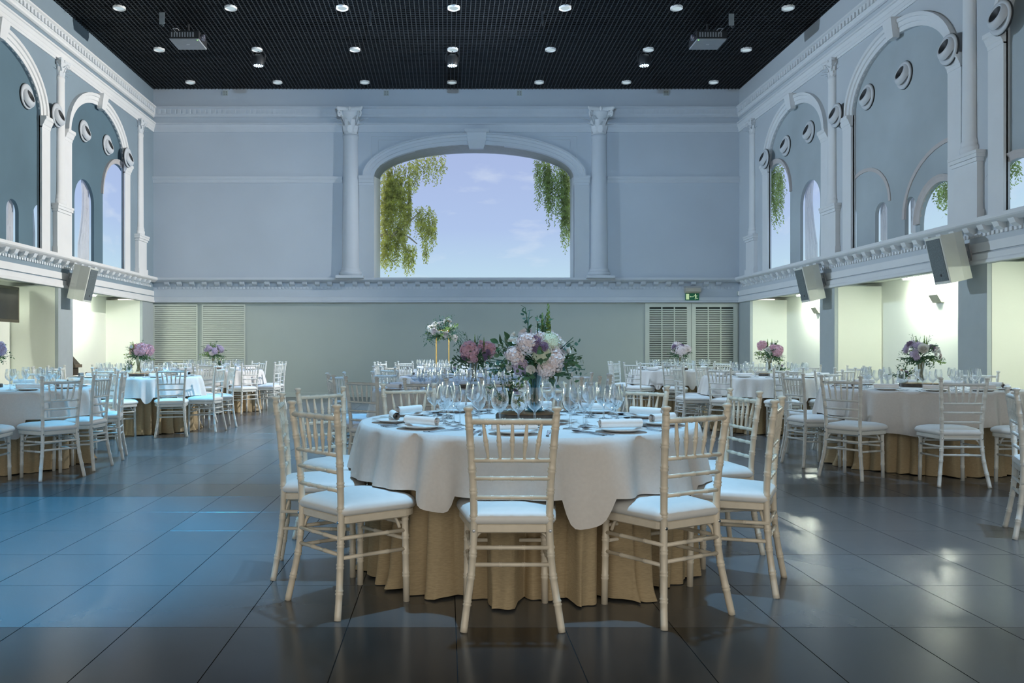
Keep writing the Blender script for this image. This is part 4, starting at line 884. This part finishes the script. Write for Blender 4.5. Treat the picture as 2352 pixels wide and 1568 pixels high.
def bouquet(c, z, phrase, label, spec, vase='c', nspr=26, seed=1, R=0.15, sprset=(0, 1, 2, 3, 4), hc=0.215, big=0):
    rnd = random.Random(seed)
    if vase:
        v = thing('glass_vase', ('teal' if vase == 't' else 'clear') + ' flared glass vase on ' + phrase, 'vase', (c[0], c[1], z)); inst('vase_body', VM[vase], v)
    t = thing('bouquet', label, 'bouquet', (c[0], c[1], z+hc), 0)
    if vase:
        b = MB()
        for k in range(14):
            a = k*2.4; b.tube([(0.030*math.cos(a), 0.030*math.sin(a), -hc+0.03), (0.014*math.cos(a+0.5), 0.014*math.sin(a+0.5), -0.12), (0.04*math.cos(a+1), 0.04*math.sin(a+1), 0.04)], 0.0035, 5)
        b.obj('stem_bundle', STEM, t)
    for k in range(nspr):
        a = k*2.39996+rnd.uniform(-0.2, 0.2); el = (rnd.uniform(-0.55, 0.05) if k % 3 else rnd.uniform(0.1, 0.6)) if k % 9 else rnd.uniform(0.9, 1.35)
        d = Vector((math.cos(a)*math.cos(el), math.sin(a)*math.cos(el), math.sin(el))); st = Vector((0, 0, 0.06))+d*R*0.15
        o = inst('leaf_sprig', SPR[rnd.choice(sprset)], t, st); o.rotation_euler = d.to_track_quat('Z', 'Y').to_euler(); o.scale = (rnd.uniform(0.9, 1.25)*R/0.15*(1.0 if nspr > 50 else 0.84),)*3
    for k in range(big):
        a = k*2.1-2.0; lm = leafm(0.14, 0.075, LEAF); o = lm.obj('broad_leaf', LEAF, t, True, (0.03*math.cos(a), 0.03*math.sin(a), 0.03)); o.rotation_euler = (0.1, 0, a-PI/2)
    for kind, dx, dz, s, *dy in spec:                   # dx,dz as seen from the hall's middle; dy towards the front
        yy = dy[0] if dy else -math.sqrt(max(0.0008, R*R*1.05-dx*dx-(dz-0.12)**2))
        d = Vector((dx, yy, (dz-0.08))).normalized()
        o = inst('flower_spike' if kind == 'sp' else 'bloom', BL[kind], t, (dx, yy, dz)); o.rotation_euler = (0, 0, rnd.uniform(-0.2, 0.2)) if kind == 'sp' else d.to_track_quat('Z', 'Y').to_euler(); o.scale = (s,)*3
    for k in range(9):                                  # blooms on the far sides
        kind = spec[k % len(spec)][0]
        if kind == 'sp': continue
        a = 0.5+k*0.75 if k < 5 else -0.2+k; a = PI*(0.08+0.84*(k/8)); el = 0.25+0.5*(k % 3)/2
        d = Vector((math.cos(a)*math.cos(el), math.sin(a)*math.cos(el), math.sin(el)))
        o = inst('bloom', BL[kind], t, d*R*0.85+Vector((0, 0, 0.09))); o.rotation_euler = d.to_track_quat('Z', 'Y').to_euler(); o.scale = (spec[k % len(spec)][3]*0.9,)*3
    return t
def posy(c, z, phrase, seed):
    v = thing('bud_vase', 'small round glass jar on ' + phrase, 'vase', (c[0], c[1], z)); inst('vase_body', SMV, v)
    t = thing('posy', 'little leafy posy in the small jar on ' + phrase, 'posy', (c[0], c[1], z+0.03)); rnd = random.Random(seed)
    for k in range(16):
        a = k*2.4; el = rnd.uniform(0.1, 1.4); d = Vector((math.cos(a)*math.cos(el), math.sin(a)*math.cos(el), math.sin(el)))
        o = inst('leaf_sprig', SPR[k % 5], t, (0, 0, 0.015)); o.rotation_euler = d.to_track_quat('Z', 'Y').to_euler(); o.scale = (rnd.uniform(0.62, 0.9),)*3
    for k in range(3): inst('bloom', BL[('lw', 'plum', 'bud')[k]], t, (0.035*math.cos(k*2+3.6), 0.035*math.sin(k*2+3.6), 0.06+0.02*k), (0.8, 0, k), 0.016)
# T1 bouquet, slab, posy
p1 = T[1][1]; zt1 = slab((0.43, 4.38), 0.165, p1, h=0.05)
bouquet((0.475, 4.43), zt1, p1, 'big pastel bouquet with a tall green snapdragon spike', [
    ('hb', -0.115, 0.085, 0.048), ('hb', -0.055, 0.150, 0.050), ('hb', 0.085, 0.060, 0.052), ('hb', 0.02, 0.155, 0.05, -0.08), ('hb', 0.045, 0.02, 0.046, -0.14), ('rb', 0.075, 0.09, 0.045, -0.13),
    ('hl', -0.085, 0.03, 0.04, -0.12), ('lw', -0.035, 0.025, 0.044, -0.165), ('lw', 0.125, 0.145, 0.036, -0.07), ('rw', 0.155, 0.115, 0.036, -0.05), ('lace', 0.02, 0.095, 0.052, -0.175),
    ('lace', 0.075, 0.165, 0.05, -0.125), ('plum', -0.015, 0.155, 0.030, -0.165), ('plum', -0.014, 0.125, 0.022, -0.185), ('plum', 0.028, 0.132, 0.022, -0.18), ('lil', -0.15, 0.105, 0.02, -0.05), ('plum', 0.135, 0.055, 0.02, -0.09),
    ('sp', 0.07, 0.17, 0.092, -0.03), ('sp', 0.045, 0.16, 0.075, 0.02), ('lw', -0.10, 0.155, 0.034, -0.10), ('lw', 0.10, 0.02, 0.034, -0.13), ('rw', -0.13, 0.03, 0.03, -0.09)], 't', 52, 5, 0.170, (0, 1, 2, 4, 2, 5, 0))
posy((0.335, 4.36), zt1, p1, 3)
# other bouquets
def simple(k, off, label, spec, seed, slabr=0.15, R=0.15, sprset=(0, 1, 3, 4), vase='c', big=0, pos=None):
    c = (T[k][0][0]+off[0], T[k][0][1]+off[1]); z = slab(c, slabr, T[k][1]) if slabr else TZ
    bouquet(c, z, T[k][1], label, spec, vase, 34, seed, R, sprset, big=big)
    if pos: posy((c[0]+pos, c[1]-0.02), z, T[k][1], seed)
simple(2, (-0.20, 0.1), 'bluish leafy bouquet beside the screen niche', [('hl', 0.08, 0.10, 0.06), ('hl', 0.0, 0.14, 0.06), ('lil', -0.08, 0.08, 0.04), ('rw', 0.05, 0.03, 0.04)], 21, R=0.16)
simple(3, (0.02, 0.05), 'bouquet with one large mauve-pink hydrangea and tall greenery', [('hp', 0.075, 0.13, 0.085, -0.09), ('hp', 0.03, 0.10, 0.05, -0.12), ('sp', -0.07, 0.14, 0.055, -0.03), ('sp', -0.11, 0.10, 0.05, -0.03), ('bud', -0.06, 0.08, 0.02), ('rw', -0.03, 0.16, 0.035)], 22, R=0.16, pos=-0.12)
simple(4, (-0.02, 0.05), 'small lilac bouquet before the pale louvred panels', [('hl', 0.06, 0.10, 0.06), ('hl', -0.02, 0.14, 0.05), ('lil', -0.09, 0.12, 0.035), ('hb', 0.02, 0.07, 0.05), ('sp', -0.05, 0.16, 0.05, -0.02), ('sp', 0.02, 0.17, 0.045, 0.0)], 23, R=0.17, pos=0.13)
simple(5, (0.08, 0.20), 'dusty rose hydrangea bouquet with dark foliage', [('hp', -0.05, 0.12, 0.085, -0.12), ('hp', -0.01, 0.06, 0.05, -0.13), ('rp', 0.05, 0.15, 0.04, -0.08), ('rb', -0.04, 0.045, 0.04, -0.14), ('plum', 0.13, 0.10, 0.03, -0.07), ('plum', -0.09, 0.06, 0.03), ('plum', 0.10, 0.06, 0.03), ('sp', 0.01, 0.17, 0.055, 0), ('sp', 0.10, 0.15, 0.05, 0.0)], 24, R=0.175, sprset=(0, 1, 4, 5))
simple(8, (0.16, 0.25), 'loose bouquet with a large cream rose and lilac sprigs', [('rw', -0.045, 0.125, 0.075, -0.11), ('lw', 0.06, 0.085, 0.035, -0.13), ('rw', 0.075, 0.12, 0.022, -0.11), ('rw', 0.125, 0.11, 0.04, -0.07), ('rb', 0.14, 0.06, 0.035, -0.07), ('lil', -0.11, 0.09, 0.04, -0.08), ('lil', -0.07, 0.165, 0.04, -0.06), ('hl', -0.10, 0.05, 0.03, -0.1), ('plum', 0.07, 0.15, 0.03, -0.07), ('sp', 0.02, 0.15, 0.06, -0.03), ('sp', -0.05, 0.17, 0.05, 0.0), ('sp', 0.06, 0.17, 0.045, 0.0)], 25, R=0.165, big=3, pos=-0.20, slabr=0.2)
simple(9, (0.05, 0.10), 'pink hydrangea and white rose bouquet by the bright niche', [('hp', 0.06, 0.11, 0.075, -0.10), ('hp', 0.02, 0.15, 0.05, -0.07), ('rw', -0.06, 0.12, 0.05, -0.10), ('lw', -0.045, 0.085, 0.035, -0.13), ('rb', 0.08, 0.05, 0.04, -0.11), ('sp', -0.03, 0.17, 0.055, 0.0), ('sp', 0.03, 0.18, 0.05, 0.0), ('sp', 0.10, 0.16, 0.045, 0.02)], 26, R=0.165, pos=0.13)
simple(10, (0.03, 0.05), 'round blush hydrangea bouquet in front of the louvred doors', [('hb', -0.01, 0.10, 0.095, -0.11), ('hb', 0.05, 0.12, 0.06, -0.09), ('plum', -0.07, 0.15, 0.035, -0.05), ('plum', 0.03, 0.19, 0.04, -0.03), ('sp', 0.06, 0.16, 0.055, 0.0)], 27, R=0.165, sprset=(0, 1, 4))
# greenery and small blooms on the table without tall flowers
posy((T[6][0][0]-0.15, T[6][0][1]), TZ, T[6][1], 31); posy((T[6][0][0]+0.30, T[6][0][1]-0.1), TZ, T[6][1] + ', by its edge', 32)
# tall gold stand with flowers
c7 = T[7][0]; st = thing('flower_stand', 'tall four-legged gold flower stand', 'stand', (c7[0]-0.04, c7[1], TZ))
for sx in (-1, 1):
    for sy in (-1, 1): MB().tube([(sx*0.118, sy*0.118, 0), (sx*0.118, sy*0.118, 0.74)], 0.0125, 10).obj('leg', GOLD, st)
b = MB(); q = [(-0.118,-0.118),(0.118,-0.118),(0.118,0.118),(-0.118,0.118)]
for zz in (0.015, 0.735): b.tube([(x, y, zz) for x, y in q+q[:1]], 0.010, 8)
b.obj('frame', GOLD, st); MB().box((-0.12,-0.12,0.74), (0.12,0.12,0.748)).obj('top_plate', GOLD, st)
rc = random.Random(77); cs = []
for k in range(50):
    a = k*2.39996; el = -0.5+1.7*((k*0.618) % 1.0); rr = 0.25
    cs.append((('rw', 'lw', 'rw', 'bud', 'lw', 'rb')[k % 6], rr*math.cos(a)*math.cos(el), 0.06+rr*0.95*math.sin(el), (0.020 if k % 6 == 3 else rc.uniform(0.055, 0.075)), rr*math.sin(a)*math.cos(el)))
cl = bouquet((c7[0]-0.04, c7[1]), TZ+0.42, T[7][1], 'white flower cloud with trailing eucalyptus on the tall gold stand', cs, None, 90, 41, 0.22, (2, 4, 2, 0, 3), hc=0.22)
for a, r, n in ((PI, 0.24, 5), (0.0, 0.24, 5), (PI*0.9, 0.16, 3), (0.2, 0.3, 4)):
    for k in range(n):
        o = inst('trailing_sprig', SPR[2], cl, (math.cos(a)*(r+0.012*k), math.sin(a)*r*0.5-0.08, 0.10-0.055*k)); o.rotation_euler = (0.3*k, math.cos(a)*(2.2+0.2*k), 0.9*k); o.scale = (1.1,)*3
